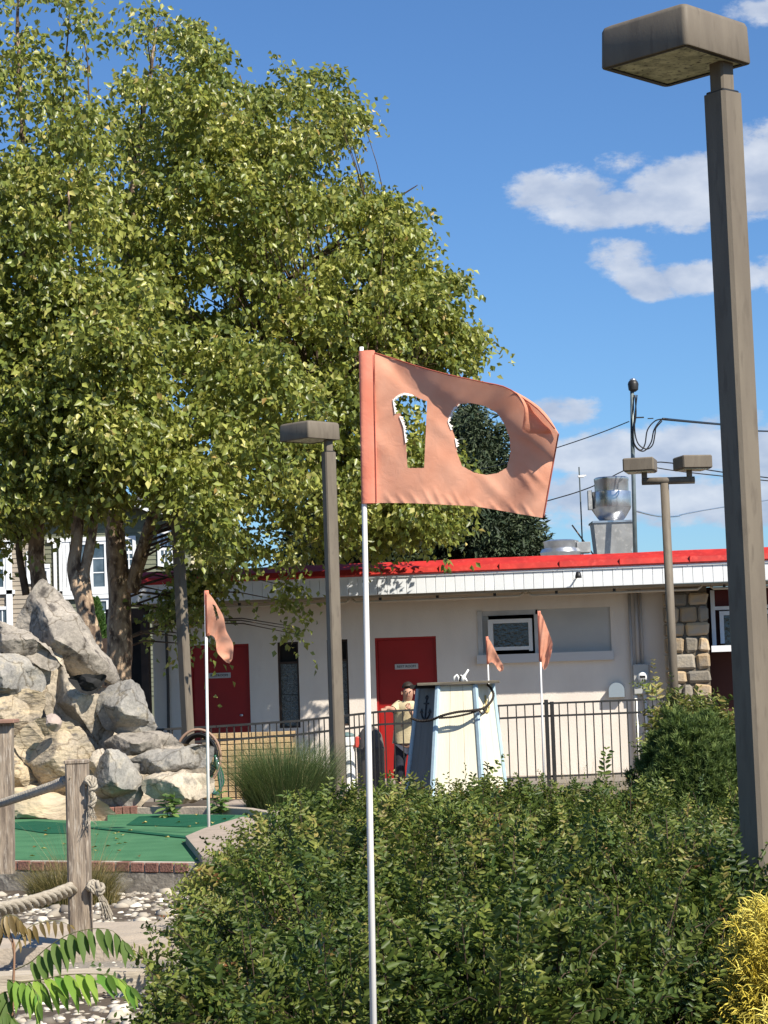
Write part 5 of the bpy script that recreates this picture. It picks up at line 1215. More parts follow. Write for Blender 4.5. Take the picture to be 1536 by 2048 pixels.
def poly_dist(x, y, poly):
    d = np.full(x.shape, 1e9); n_ = len(poly)
    for i in range(n_):
        ax, ay = poly[i]; bx, by = poly[(i + 1) % n_]; L2 = (bx - ax) ** 2 + (by - ay) ** 2 + 1e-9
        t = np.clip(((x - ax) * (bx - ax) + (y - ay) * (by - ay)) / L2, 0, 1); d = np.minimum(d, np.hypot(x - ax - t * (bx - ax), y - ay - t * (by - ay)))
    return d
def birch(name, label, base, Y, limbs, crowns, holes, leaf_n=70, thick=2.4, lsize=.092):
    r = thing(name, label, 'tree', base, 0)
    segP = []
    tr = MB(); br = MB()
    for pts, r0, r1, trunk in limbs:
        P = [W(p[0], p[1], Y + (p[2] if len(p) > 2 else 0)) for p in pts]; n_ = len(P); Q = []; RR = []
        for i in range(n_ - 1):
            p0 = P[max(i - 1, 0)]; p1 = P[i]; p2 = P[i + 1]; p3 = P[min(i + 2, n_ - 1)]
            for k in range(5):
                t = k / 5; v = .5 * ((2 * p1) + (p2 - p0) * t + (2 * p0 - 5 * p1 + 4 * p2 - p3) * t * t + (3 * p1 - p0 - 3 * p2 + p3) * t ** 3)
                f_ = (i + t) / (n_ - 1); v = v + Vector((noise.noise(v * 2.3), noise.noise(v * 2.3 + Vector((9, 0, 0))), 0)) * .035
                Q.append(v); RR.append((r0 + (r1 - r0) * f_) * (1 + .14 * noise.noise(v * 5)))
        Q.append(P[-1]); RR.append(r1); (tr if trunk else br).tube(Q, RR, 10 if trunk else 5)
        segP += [(q_, rr_) for q_, rr_ in zip(Q, RR)]
    tr.build('trunk', bark_m, r, smooth=True)
    SP = np.array([tuple(s[0]) for s in segP])
    # clumps
    allpos = []
    for poly, count, dens, th, *yo in crowns:
        yo = yo[0] if yo else 0
        xs_, ys_ = np.array(poly).T; got = []
        while len(got) < count:
            x = rng.uniform(xs_.min(), xs_.max(), 4000); y = rng.uniform(ys_.min(), ys_.max(), 4000)
            ok = in_poly(x, y, poly)
            d = poly_dist(x, y, poly)
            if th > 1.5: ok &= (d > 46) | ((d > 12) & (rng.random(len(x)) < .07))
            for (hx_, hy_, ra, rb_, pr) in holes:
                ins = ((x - hx_) / ra) ** 2 + ((y - hy_) / rb_) ** 2 < 1; ok &= ~(ins & (rng.random(len(x)) < pr))
            nz = np.array([noise.noise(Vector((a / 58, b / 48, 3.3 + th))) for a, b in zip(x, y)])
            ok &= (nz * 1.35 + rng.uniform(-.15, .15, len(x)) > -.06)
            for a, b, dd in zip(x[ok], y[ok], d[ok]):
                t = min(1, dd / 130); h_ = th * math.sqrt(max(0, 1 - (1 - t) ** 2)) + .15
                got.append((a, b, Y + yo + rng.uniform(-1, 1) * h_))
                if len(got) >= count: break
        allpos += [tuple(W(*g)) + (dens,) for g in got]
    A = np.array(allpos); C = A[:, :3]; n_ = len(C)
    # branchlets from nearest limb below
    for i in range(n_):
        if rng.random() > .42: continue
        c = C[i]; dd = np.linalg.norm((SP - c) * [1, 1, .7], axis=1) + np.where(SP[:, 2] > c[2] + .1, 1.5, 0); j = int(dd.argmin())
        if dd[j] > 3.2: continue
        a = Vector(SP[j]); b = Vector(c); m1 = a.lerp(b, .5) + Vector((0, 0, .12 * (b - a).length)); rr_ = min(.018, segP[j][1] * .5)
        br.tube([a, a.lerp(m1, .6) + Vector((0, 0, .04)), m1.lerp(b, .4), b], [rr_, rr_ * .7, rr_ * .45, .004], 4, cap=False)
    br.build('branches', bark_d, r, smooth=True, kind='stuff')
    # leaves hang on drooping twiglets
    k = leaf_n; M_ = n_ * k; tw_n = 5
    ci = np.repeat(np.arange(n_), k)
    tdir = norm(rng.normal(size=(n_, tw_n, 3)) * [1, 1, .55] + [0, 0, .15]); ti = rng.integers(0, tw_n, M_); s = rng.random(M_) ** .8
    td = tdir[ci, ti]; tl = rng.uniform(.25, .60, (n_, tw_n))[ci, ti]
    pos = C[ci] + td * (s * tl)[:, None] + np.array([0, 0, -1.0]) * ((s * tl) ** 2 * .75)[:, None] + rng.normal(size=(M_, 3)) * .045
    keep = rng.random(M_) < A[ci, 3]; pos = pos[keep]; td = td[keep]; ci = ci[keep]; M_ = len(pos)
    tip = norm(td * .5 + np.array([0, 0, -.75]) + rng.normal(size=(M_, 3)) * .55); nr = norm(rng.normal(size=(M_, 3)) + [0.25, -.55, .55])
    ln = rng.uniform(.75, 1.2, M_) * lsize; V, Fc, nv = leaf_mesh(pos, tip, nr, ln, ln * rng.uniform(.6, .8, M_))
    ctint = rng.random((n_, 3)); t0 = np.clip(ctint[ci, 0] * .42 + rng.random(M_) * .50 + .03, 0, 1); t0 = np.where(rng.random(M_) < .035, rng.uniform(.9, 1, M_), t0)
    T = np.stack([t0, rng.random(M_), rng.random(M_)], 1); np_mesh('crown', V, Fc, birch_leaf, r, np.repeat(T, nv, 0), kind=None)
    return r
YT_ = 28.2
limbsM = [([(238, 1370), (238, 1300), (240, 1200), (234, 1120), (226, 1020), (216, 900), (224, 780), (240, 650), (256, 500), (272, 350), (292, 200), (312, 60)], .19, .014, True),
          ([(262, 1185), (278, 1120), (298, 1060), (322, 990), (350, 905), (398, 790), (462, 640, .3), (530, 480, .4), (590, 330, .5), (636, 190, .5)], .105, .010, True),
          ([(226, 1020), (262, 900), (270, 780), (300, 640), (345, 480), (370, 300), (380, 120)], .07, .008, False),
          ([(350, 905), (430, 860, -.4), (520, 800, -.8), (620, 760, -1), (730, 740, -1.1), (820, 760, -1.2)], .055, .008, False),
          ([(398, 790), (480, 720, .5), (580, 650, .8), (690, 600, 1), (800, 575, 1), (900, 575, 1)], .05, .006, False),
          ([(462, 640, .3), (560, 570), (640, 510), (720, 440), (800, 390), (835, 370)], .04, .006, False),
          ([(350, 905), (450, 930), (560, 960), (680, 1000), (800, 1030)], .045, .006, False),
          ([(530, 480, .4), (520, 360), (500, 240), (480, 150)], .03, .005, False),
          ([(224, 780), (180, 660), (160, 520), (150, 380), (170, 220)], .045, .006, False)]
main_poly = [(205, 190), (232, 40), (262, -30), (300, -12), (332, -20), (372, 2), (418, 40), (452, 84), (470, 140), (500, 150), (535, 108), (556, 84), (578, 118), (604, 96), (622, 122), (646, 96), (668, 140), (712, 165), (742, 228), (752, 300), (738, 352), (776, 348), (802, 342), (822, 395), (838, 440), (838, 492), (868, 505), (900, 548), (948, 542), (962, 578), (926, 604), (902, 640), (954, 664), (950, 700), (900, 735), (868, 760),
             (830, 800), (870, 900), (920, 1030), (905, 1062), (840, 1080), (770, 1075), (700, 1110), (650, 1142), (590, 1150), (556, 1150), (520, 1188), (486, 1160), (440, 1180), (400, 1140), (360, 1075), (330, 1010), (290, 940), (240, 900), (200, 860), (190, 700), (180, 500), (185, 330)]
gaps = [(655, 470, 42, 34, .93), (600, 535, 34, 26, .85), (690, 560, 26, 22, .85), (575, 240, 14, 34, .85), (330, 350, 16, 34, .7), (200, 330, 20, 26, .8), (368, 522, 34, 18, .6), (440, 575, 22, 22, .75), (278, 975, 40, 30, .9), (332, 270, 16, 30, .7), (150, 340, 26, 30, .8),
        (180, 1105, 170, 100, .92), (120, 1190, 150, 60, .97), (310, 1090, 60, 75, .92), (505, 1015, 18, 16, .7), (760, 850, 16, 12, .6)]
birch('river_birch', 'big multi-stemmed birch with broad yellow-green crown reaching above the large flag', W(240, 1370, YT_), YT_, limbsM,
      [(main_poly, 1420, 1.0, 2.4), ([(560, 1150), (600, 1150), (600, 1200), (590, 1250), (600, 1296), (585, 1298), (572, 1262), (558, 1215)], 9, .5, .1), ([(240, 850), (400, 840), (440, 960), (430, 1110), (392, 1130), (372, 1050), (330, 1000), (250, 940)], 62, 1, .6, -4.9), ([(400, 680), (620, 700), (640, 960), (520, 1000), (420, 960)], 75, 1, 1.0, -4.2), ([(720, 400), (800, 400), (838, 500), (900, 548), (956, 548), (945, 590), (905, 630), (952, 672), (935, 715), (880, 745), (840, 800), (760, 720), (700, 560)], 190, 1, .9), ([(700, 700), (840, 700), (860, 760), (925, 1040), (880, 1075), (720, 1080)], 230, 1, 1.3),
       ([(352, 1110), (430, 1120), (420, 1200), (398, 1250), (406, 1320), (388, 1330), (384, 1250), (360, 1210)], 30, .6, .2), ([(310, 1185), (360, 1180), (352, 1240), (325, 1225)], 8, .7, .1)], gaps, 60)
limbsL = [([(78, 1260), (78, 1190), (74, 1100), (68, 980), (62, 850), (56, 700), (50, 540), (46, 380), (42, 220), (38, 60), (36, -40)], .115, .012, True),
          ([(50, 1190), (42, 1130), (38, 1080), (60, 1040), (68, 985)], .05, .03, False),
          ([(62, 850), (30, 760), (0, 640), (-30, 500)], .04, .008, False), ([(56, 700), (90, 600), (110, 450), (120, 300), (130, 150), (140, 20)], .04, .006, False),
          ([(60, 600), (20, 480), (0, 330), (-10, 180)], .03, .005, False), ([(110, 450), (150, 380), (170, 280), (175, 150), (160, 30)], .02, .004, False)]
left_poly = [(-110, 240), (-20, 250), (50, 240), (90, 215), (130, 190), (175, 160), (210, 150), (235, 200), (235, 420), (215, 600), (225, 800), (235, 920), (250, 1000), (225, 1080), (180, 1060), (150, 1100), (110, 1080), (60, 1120), (-110, 1120)]
topl = [(-40, -60), (190, -60), (195, 60), (188, 150), (150, 215), (60, 245), (-60, 260)]
birch('river_birch', 'left birch with thin sparse crown top, its dark trunk rising behind the grey peak boulder', W(78, 1260, 25.0), 25.0, limbsL,
      [(left_poly, 700, 1.0, 1.7), (topl, 70, .55, 1.0)], gaps + [(60, 1110, 90, 70, .85), (20, 560, 30, 34, .6), (90, 300, 34, 26, .6), (130, 345, 30, 30, .85), (10, 480, 26, 22, .7), (120, 520, 16, 14, .7)], 54)
limbsC = [([(186, 1300), (178, 1250), (163, 1190), (150, 1140), (152, 1080), (160, 1000), (172, 900), (165, 780), (150, 640), (140, 500), (136, 380)], .115, .010, True),
          ([(182, 1290), (176, 1220), (170, 1160), (178, 1090), (192, 1000), (206, 900), (232, 780), (262, 690), (285, 600)], .085, .012, True),
          ([(192, 1000), (200, 960), (196, 900), (188, 820)], .04, .01, False)]
birch('river_birch', 'middle birch with two pale peeling stems crossing in front of the far house', W(186, 1330, 23.8), 23.8, limbsC,
      [([(90, 560), (300, 560), (320, 900), (250, 960), (220, 1040), (170, 1010), (130, 960), (90, 900)], 210, 1, 1.2), ([(236, 870), (345, 860), (400, 930), (380, 1010), (345, 985), (330, 940), (262, 935)], 26, .8, .5)], gaps, 60)

# dark conifer behind the roof
conif = leaf_mat('dark_conifer_needles', [(0, (.016, .030, .016)), (.5, (.040, .060, .028)), (1, (.085, .105, .05))], .6, .05, .3, (.05, .08, .02))
def conifer(label, poly, Y, count, th, base_px):
    r = thing('conifer', label, 'tree', W(*base_px, Y))
    b = W(*base_px, Y); t = W(poly[0][0], poly[0][1], Y); MB().tube([(b.x, Y, 0), (t.x, Y, t.z)], [.35, .04], 8).build('trunk', bark_d, r)
    xs_, ys_ = np.array(poly).T; P = []
    while len(P) < count:
        x = rng.uniform(xs_.min(), xs_.max(), 2000); y = rng.uniform(ys_.min(), ys_.max(), 2000); ok = in_poly(x, y, poly); d = poly_dist(x, y, poly)
        for a, b_, dd in zip(x[ok], y[ok], d[ok]):
            h_ = th * math.sqrt(max(0, 1 - (1 - min(1, dd / 90)) ** 2)); P.append(tuple(W(a, b_, Y + rng.uniform(-1, 1) * h_)))
    C = np.array(P[:count]); cx_ = t.x; k = 26; M_ = count * k; ci = np.repeat(np.arange(count), k)
    outw = norm(np.stack([C[:, 0] - cx_, C[:, 1] - Y, np.full(count, .1)], 1) + rng.normal(size=(count, 3)) * .35)
    s = rng.random(M_); pos = C[ci] + outw[ci] * (s * .6)[:, None] + np.array([0, 0, -1]) * (s * s * .25)[:, None] + rng.normal(size=(M_, 3)) * .06
    tip = norm(outw[ci] * .8 + rng.normal(size=(M_, 3)) * .55 + [0, 0, -.1]); ln = rng.uniform(.10, .22, M_)
    V, Fc, nv = leaf_mesh(pos, tip, rand_dirs(M_) + [0, -.3, .8], ln, ln * .28); T = np.stack([np.clip(rng.random(count)[ci] * .5 + rng.random(M_) * .5, 0, 1), rng.random(M_), rng.random(M_)], 1)
    np_mesh('crown', V, Fc, conif, r, np.repeat(T, nv, 0)); return r
conifer('dark pyramidal conifer behind the red roof, seen through the flag zero', [(952, 815), (968, 850), (985, 890), (990, 930), (1012, 960), (1012, 1000), (1040, 1035), (1042, 1070), (1062, 1090), (1064, 1130), (1066, 1150), (790, 1150), (800, 1060), (820, 1000), (850, 940), (900, 870), (935, 810)], 44.0, 2300, 2.6, (955, 1340))
conifer('dark conifer lower and left behind the roof, partly hidden by the middle lamp', [(700, 930), (760, 990), (800, 1030), (830, 1130), (600, 1150), (610, 1080), (640, 1010), (670, 960)], 42.0, 750, 1.6, (720, 1340))
# shrubs -----------------------------------------------------------------
def shrub(label, cx, cy, rx, ry, z0, zt, nt, ll=.036, wl=.5, group=None, mat_=None, npair=7, lt=(.14, .30), spikes=.06, tint_shift=0.0, name='leafy_shrub'):
    r = thing(name, label, 'shrub', (cx, cy, z0), 0, group)
    off = rng.uniform(0, 50, 3)
    d = rand_dirs(nt); d[:, 2] = np.abs(d[:, 2]) * np.where(rng.random(nt) < .86, 1, -.25); fr_ = rng.random(nt) < .55; d[:, 1] = np.where(fr_, -np.abs(d[:, 1]), d[:, 1]); d = norm(d)
    rad = rng.uniform(.55, 1.0, nt) ** .5
    lump = np.array([noise.noise(Vector((a * 1.6 + off[0], b * 1.6 + off[1], c * 1.6))) for a, b, c in d])
    lump2 = np.array([noise.noise(Vector((a * 4.2 + off[1], b * 4.2, c * 4.2 + off[2]))) for a, b, c in d])
    rad = rad * (1 + .42 * lump + .24 * lump2); sp = rng.random(nt) < spikes; rad = np.where(sp, rad * 1.04, rad)
    H = zt - z0; C = np.stack([cx + d[:, 0] * rx * rad, cy + d[:, 1] * ry * rad, z0 + H * .12 + np.maximum(d[:, 2], -.1) * H * .80 * rad], 1)
    hol = np.array([noise.noise(Vector(tuple(c_)) * 3.4) for c_ in C]); kp = (hol > -.10) | sp; C, d, sp, lump, lump2 = C[kp], d[kp], sp[kp], lump[kp], lump2[kp]; nt = len(C)
    g = norm(d * .75 + np.array([0, 0, .45]) + rng.normal(size=(nt, 3)) * .42); g = np.where(sp[:, None], norm(g + [0, 0, 1.2]), g)
    tl = rng.uniform(*lt, nt) * np.where(sp, 1.45, 1)
    sd_ = norm(np.cross(g, rand_dirs(nt) + [0, 0, .6])); upv = np.cross(sd_, g)
    M_ = nt * npair * 2; ti = np.repeat(np.arange(nt), npair * 2); j = np.tile(np.repeat(np.arange(npair), 2), nt); sg = np.tile([1, -1], nt * npair)
    s = (j + .6 + .35 * (sg > 0)) / npair
    arch = -(s * s) * .35
    pos = C[ti] + g[ti] * (s * tl[ti])[:, None] + np.array([0, 0, 1]) * (arch * tl[ti])[:, None] + rng.normal(size=(M_, 3)) * .004
    tip = norm(g[ti] * .55 + sd_[ti] * sg[:, None] * .95 + rng.normal(size=(M_, 3)) * .28 - [0, 0, .12]); nr = upv[ti] + rng.normal(size=(M_, 3)) * .35 + [0, 0, .35]
    sz = ll * rng.uniform(.6, 1.4, nt)[ti] * (1.05 - .45 * s ** 2) * rng.uniform(.85, 1.15, M_)
    V, Fc, nv = leaf_mesh(pos, tip, nr, sz, sz * wl, True, .22)
    tv = rng.random(nt); t0 = np.clip(tv[ti] * .55 + rng.random(M_) * .34 + .05 + tint_shift + .22 * lump[ti] + rng.uniform(-.08, .06), 0, .93); red = rng.random(nt) < .012; t0 = np.where(red[ti], rng.uniform(.9, 1, M_), t0)
    T = np.stack([t0, np.clip(.5 + .5 * lump2[ti] + rng.uniform(-.3, .3, M_), 0, 1), rng.random(M_)], 1)
    np_mesh('foliage', V, Fc, mat_ or shrub_leaf, r, np.repeat(T, nv, 0), kind='stuff')
    mb = MB()
    for i in rng.choice(nt, min(nt, 420), replace=False):
        a = Vector(C[i]); b = a + Vector(g[i]) * float(tl[i]); mb.tube([a - Vector(g[i]) * .06, a.lerp(b, .5) - Vector((0, 0, .01)), b - Vector((0, 0, .35 * tl[i]))], [.0022, .0018, .001], 3, cap=False)
    for i in range(14):
        a = 2 * math.pi * i / 14; e = Vector((cx + rx * .75 * math.cos(a), cy + ry * .75 * math.sin(a), z0 + H * random.uniform(.4, .8))); st = Vector((cx + .06 * math.cos(a), cy + .06 * math.sin(a), z0 - .04))
        mb.tube([st, st.lerp(e, .5) + Vector((0, 0, .08)), e], [.010, .007, .003], 5)
    mb.build('stems', twig_m, r, kind='stuff'); return r
G1 = 'green leafy shrubs massed behind the flagpole'
SH = [  # cx, cy, rx, ry, zt, n, label
    (-.33, 12.3, .62, .9, .82, 1500, 'small-leaved shrub reaching the kerb slab, at the far left end of the shrub mass'),
    (.38, 12.7, .75, .9, .82, 1700, 'shrub right below the person and tower base, against the fence view'),
    (1.15, 12.6, .75, .9, .81, 1700, 'shrub with reddish tips below the double fence post'),
    (2.0, 12.2, .7, .9, .74, 1200, 'shrub in the row directly under the rounded pine'),
    (-.25, 10.3, .72, 1.0, .82, 1700, 'shrub beside the gravel, level with the step slab'),
    (.65, 10.4, .8, 1.0, .84, 1700, 'shrub at the centre of the mass, just right of flagpole'),
    (1.5, 10.2, .75, 1.0, .80, 1500, 'shrub right of the centre one, left of the dark lamp pole'),
    (-.20, 8.4, .66, .95, .80, 1500, 'shrub overhanging the timber edging near the rope post'),
    (.55, 8.5, .75, .95, .86, 1500, 'shrub with long arching sprays in the middle distance'),
    (1.28, 8.4, .62, .95, .86, 1300, 'shrub with a dark gap below, left of the yellow conifer'),
    (-.18, 6.75, .58, .72, .66, 1300, 'near shrub crossed by the flagpole, above the white stones'),
    (.40, 6.7, .60, .75, .72, 1300, 'near shrub right of the flagpole with large pointed leaves'),
    (.74, 7.0, .34, .6, .70, 700, 'near shrub touching the yellow conifer')]
for cx_, cy_, rx_, ry_, zt_, n_, lb in SH:
    shrub(lb, cx_, cy_, rx_, ry_, .24, zt_, int(n_ * 1.4), .034 if cy_ < 9 else .034, .50, G1, npair=9, tint_shift=.0 if cy_ < 9 else .05, spikes=.10 if cy_ < 9 else .05)
shrub('loose green shrub in front of the stone pier, above the rounded pine', 2.40, 16.4, .46, .6, .2, 1.30, 1700, .05, .42, None, npair=6, lt=(.15, .32), tint_shift=.16)

# mugo pine: tufts of needles
def pine(label, cx, cy, rx, ry, z0, zt, nt):
    r = thing('mugo_pine', label, 'shrub', (cx, cy, z0))
    d = rand_dirs(nt); d[:, 2] = np.abs(d[:, 2]); d[:, 1] = np.where(rng.random(nt) < .6, -np.abs(d[:, 1]), d[:, 1])
    lump = np.array([noise.noise(Vector((a * 2.6, b * 2.6, c * 2.6))) for a, b, c in d]); rad = (1 + .22 * lump) * rng.uniform(.86, 1.02, nt)
    C = np.stack([cx + d[:, 0] * rx * rad, cy + d[:, 1] * ry * rad, z0 + d[:, 2] * (zt - z0) * rad], 1)
    k = 46; M_ = nt * k; ti = np.repeat(np.arange(nt), k); ax_ = norm(d * .6 + [0, 0, .7] + rng.normal(size=(nt, 3)) * .25); s = rng.random(M_)
    tip = norm(ax_[ti] * .9 + rand_dirs(M_) * .85); pos = C[ti] + ax_[ti] * (s * .07)[:, None]
    ln = rng.uniform(.035, .055, M_); V, Fc, nv = leaf_mesh(pos, tip, rand_dirs(M_), ln, ln * .07 + .0022)
    T = np.stack([np.clip(rng.random(nt)[ti] * .5 + .45 * s, 0, 1), rng.random(M_), rng.random(M_)], 1)
    np_mesh('needles', V, Fc, leaf_mat('pine_needles', [(0, (.022, .045, .014)), (.5, (.075, .12, .035)), (1, (.22, .28, .085))], .6, .2, .2), r, np.repeat(T, nv, 0), kind='stuff')
    core = MB(); n_ = 20
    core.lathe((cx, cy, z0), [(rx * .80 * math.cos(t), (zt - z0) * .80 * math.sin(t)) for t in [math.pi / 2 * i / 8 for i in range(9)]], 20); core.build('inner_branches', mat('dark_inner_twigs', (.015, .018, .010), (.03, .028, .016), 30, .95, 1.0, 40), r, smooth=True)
    return r
pine('rounded dark green pine mound left of the tallest lamp pole', 1.98, 13.6, .50, .5, .25, 1.13, 3600)
# yellow thread cypress
def cypress(label, cx, cy, rx, ry, z0, zt, nt):
    r = thing('golden_cypress', label, 'shrub', (cx, cy, z0))
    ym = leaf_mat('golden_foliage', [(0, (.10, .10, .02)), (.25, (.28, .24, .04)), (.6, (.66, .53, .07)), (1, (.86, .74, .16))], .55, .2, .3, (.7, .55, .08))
    V = []; Fc = []; T = []; b = 0
    for i in range(nt):
        d = Vector(rand_dirs(1)[0]); d.z = abs(d.z) if random.random() < .85 else -abs(d.z) * .3; 
        if random.random() < .55: d.y = -abs(d.y)
        layer = random.random(); rad = random.uniform(.70, 1.0) * (1 + .2 * noise.noise(d * 3))
        p = Vector((cx + d.x * rx * rad, cy + d.y * ry * rad, z0 + max(d.z, -.1) * (zt - z0) * rad)); g = (d * .7 + Vector((0, 0, .55)) + Vector(rand_dirs(1)[0]) * .45).normalized()
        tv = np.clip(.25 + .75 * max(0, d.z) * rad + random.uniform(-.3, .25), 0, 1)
        sd_ = g.cross(Vector(rand_dirs(1)[0])).normalized(); L_ = random.uniform(.055, .115)
        def strand(p0, g0, ln, w):
            nonlocal b
            u = g0.cross(Vector((.3, -1, .2))).normalized(); q = [p0, p0 + g0 * ln * .5, p0 + g0 * ln - Vector((0, 0, ln * .28))]
            vv = g0.cross(u)
            for k, (pt_, ww) in enumerate(zip(q, (w, w * .9, w * .35))):
                for m_ in range(3): a_ = m_ * 2.094; V.append(tuple(pt_ + (u * math.cos(a_) + vv * math.sin(a_)) * ww)); T.append((tv, random.random(), 0))
            for k in range(2):
                for m_ in range(3): Fc.append((b + k * 3 + m_, b + k * 3 + (m_ + 1) % 3, b + k * 3 + 3 + (m_ + 1) % 3, b + k * 3 + 3 + m_))
            b += 9
        strand(p, g, L_, .0026)
        for j in range(8):
            s = random.uniform(.1, .9); sgn = 1 if j % 2 else -1; strand(p + g * L_ * s, (g * .7 + sd_ * sgn * .8 + Vector((0, 0, .1))).normalized(), L_ * random.uniform(.25, .5), .0021)
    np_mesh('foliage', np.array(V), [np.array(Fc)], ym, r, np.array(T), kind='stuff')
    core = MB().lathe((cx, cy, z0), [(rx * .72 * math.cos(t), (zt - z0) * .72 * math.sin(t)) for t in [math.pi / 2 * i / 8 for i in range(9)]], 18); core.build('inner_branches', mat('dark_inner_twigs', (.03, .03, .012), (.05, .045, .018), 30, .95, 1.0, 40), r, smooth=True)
    return r
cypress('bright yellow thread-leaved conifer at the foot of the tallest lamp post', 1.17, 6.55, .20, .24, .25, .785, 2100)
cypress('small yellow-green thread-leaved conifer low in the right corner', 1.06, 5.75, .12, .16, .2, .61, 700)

# grasses
def blades(label, name, cx, cy, rx, ry, z, n, h0, h1, w, lean, m, cat='grass', kind=None, segs=4):
    r = thing(name, label, cat, (cx, cy, z)); a = rng.uniform(0, 6.283, n); rr_ = np.sqrt(rng.random(n)); P = np.stack([cx + np.cos(a) * rr_ * rx, cy + np.sin(a) * rr_ * ry, np.full(n, z - .02)], 1)
    h = rng.uniform(h0, h1, n); dirn = np.stack([np.cos(a + rng.normal(size=n) * .5), np.sin(a + rng.normal(size=n) * .5), np.zeros(n)], 1); le = lean * rng.uniform(.3, 1.2, n) * (rr_ * .7 + .3); sdv = np.stack([-dirn[:, 1], dirn[:, 0], np.zeros(n)], 1)
    fa = rng.random(n) < .5; sdv = np.where(fa[:, None], np.array([1, .2, 0]), sdv); V = np.zeros((n, (segs + 1) * 2, 3))
    for k in range(segs + 1):
        t = k / segs; c = P + np.array([0, 0, 1]) * (h * (t - .35 * le * t * t))[:, None] + dirn * (h * le * t * t)[:, None]; ww = (w * (1 - t * .92))
        V[:, 2 * k] = c - sdv * ww; V[:, 2 * k + 1] = c + sdv * ww
    b = np.arange(n)[:, None] * (segs + 1) * 2; Fs = np.concatenate([b + [2 * k, 2 * k + 1, 2 * k + 3, 2 * k + 2] for k in range(segs)]).astype(int)
    T = np.stack([rng.random(n), rng.random(n), rng.random(n)], 1); np_mesh('blades', V.reshape(-1, 3), [Fs], m, r, np.repeat(T, (segs + 1) * 2, 0), kind='stuff'); return r
gr_green = leaf_mat('green_grass_blades', [(0, (.035, .065, .022)), (.5, (.075, .12, .038)), (.9, (.13, .17, .06)), (1, (.35, .30, .15))], .55, .25, .3, (.3, .4, .08))
gr_dry = leaf_mat('dry_grass_blades', [(0, (.14, .13, .05)), (.5, (.26, .21, .10)), (1, (.42, .32, .17))], .7, .25, .2, (.4, .3, .1))
gr_olive = leaf_mat('olive_grass_blades', [(0, (.07, .08, .025)), (.5, (.16, .14, .05)), (1, (.30, .23, .10))], .6, .25, .2, (.3, .3, .08))
c = W(572, 1590, 18.5); blades('large green ornamental grass clump left of the middle lamp pole', 'ornamental_grass', c.x, 18.5, .30, .28, .26, 5200, .50, .88, .0028, .62, gr_green)
c = W(140, 1800, 12.3); blades('bushy olive grass tuft in front of the brick curb, behind the near post', 'grass_tuft', c.x, 12.35, .22, .12, .27, 2200, .16, .34, .0022, .7, gr_olive)
c = W(150, 1800, 12.3); blades('thin dry stalks standing above the olive tuft', 'dry_stalks', c.x + .02, 12.3, .14, .1, .27, 90, .36, .66, .0011, .5, gr_dry)
c = W(205, 1800, 12.2); blades('small olive grass tuft just right of the near rope post', 'grass_tuft', c.x, 12.3, .08, .08, .27, 260, .14, .26, .0016, .8, gr_olive)
c = W(1205, 1580, 20); blades('wispy dry weeds in front of the sunlit cream wall', 'dry_weeds', c.x, 20, .42, .25, .18, 190, .32, .62, .0016, .35, gr_dry)
c = W(1120, 1580, 24); blades('low straw coloured grass along the foot of the fence', 'dry_grass', c.x + .1, 26, 1.1, .2, .0, 700, .08, .22, .003, .6, gr_dry)

# broad leaved weeds
weed_leaf = leaf_mat('broad_weed_leaves', [(0, (.06, .13, .03)), (.5, (.13, .22, .06)), (1, (.28, .34, .13))], .5, .3, .4, (.3, .5, .08))
def weed(label, px, py, Y, z, h, n, ll, spread):
    c = W(px, py, Y); r = thing('broadleaf_weed', label, 'weed', (c.x, Y, z)); mb = MB(); C = []; T = []
    for s_ in range(3):
        tp = Vector((c.x + random.uniform(-.06, .06), Y + random.uniform(-.06, .06), z + h * random.uniform(.7, 1))); mb.tube([(c.x + .02 * s_, Y, z - .03), tp], [.006, .003], 5)
        for i in range(n // 3): t = random.uniform(.15, 1); C.append(Vector((c.x, Y, z)).lerp(tp, t)); 
    mb.build('stem', mat('green_stem', (.10, .15, .05), rough=.7), r); C = np.array([tuple(v) for v in C]); m_ = len(C)
    a = rng.uniform(0, 6.283, m_); tip = np.stack([np.cos(a), np.sin(a), rng.uniform(-.2, .6, m_)], 1); ln = rng.uniform(.7, 1.2, m_) * ll
    V, Fc, nv = leaf_mesh(C, tip, np.tile([0, -.3, 1.0], (m_, 1)) + rng.normal(size=(m_, 3)) * .2, ln, ln * spread, True, .12); np_mesh('leaves', V, Fc, weed_leaf, r, np.repeat(rng.random((m_, 3)), nv, 0), kind='stuff'); return r
weed('broad-leaved green weed in front of the lower tan boulder', 338, 1630, 16.9, .40, .33, 42, .11, .45)
weed('bright green weed between the hose coil and the grass clump', 440, 1625, 17.2, .38, .26, 54, .11, .4)
weed('low green weed with wide leaves beside the grass clump', 505, 1625, 17.0, .36, .16, 40, .10, .45)
weed('weed with pale leaves in front of the ornamental grass', 578, 1610, 15.6, .3, .42, 34, .10, .35)

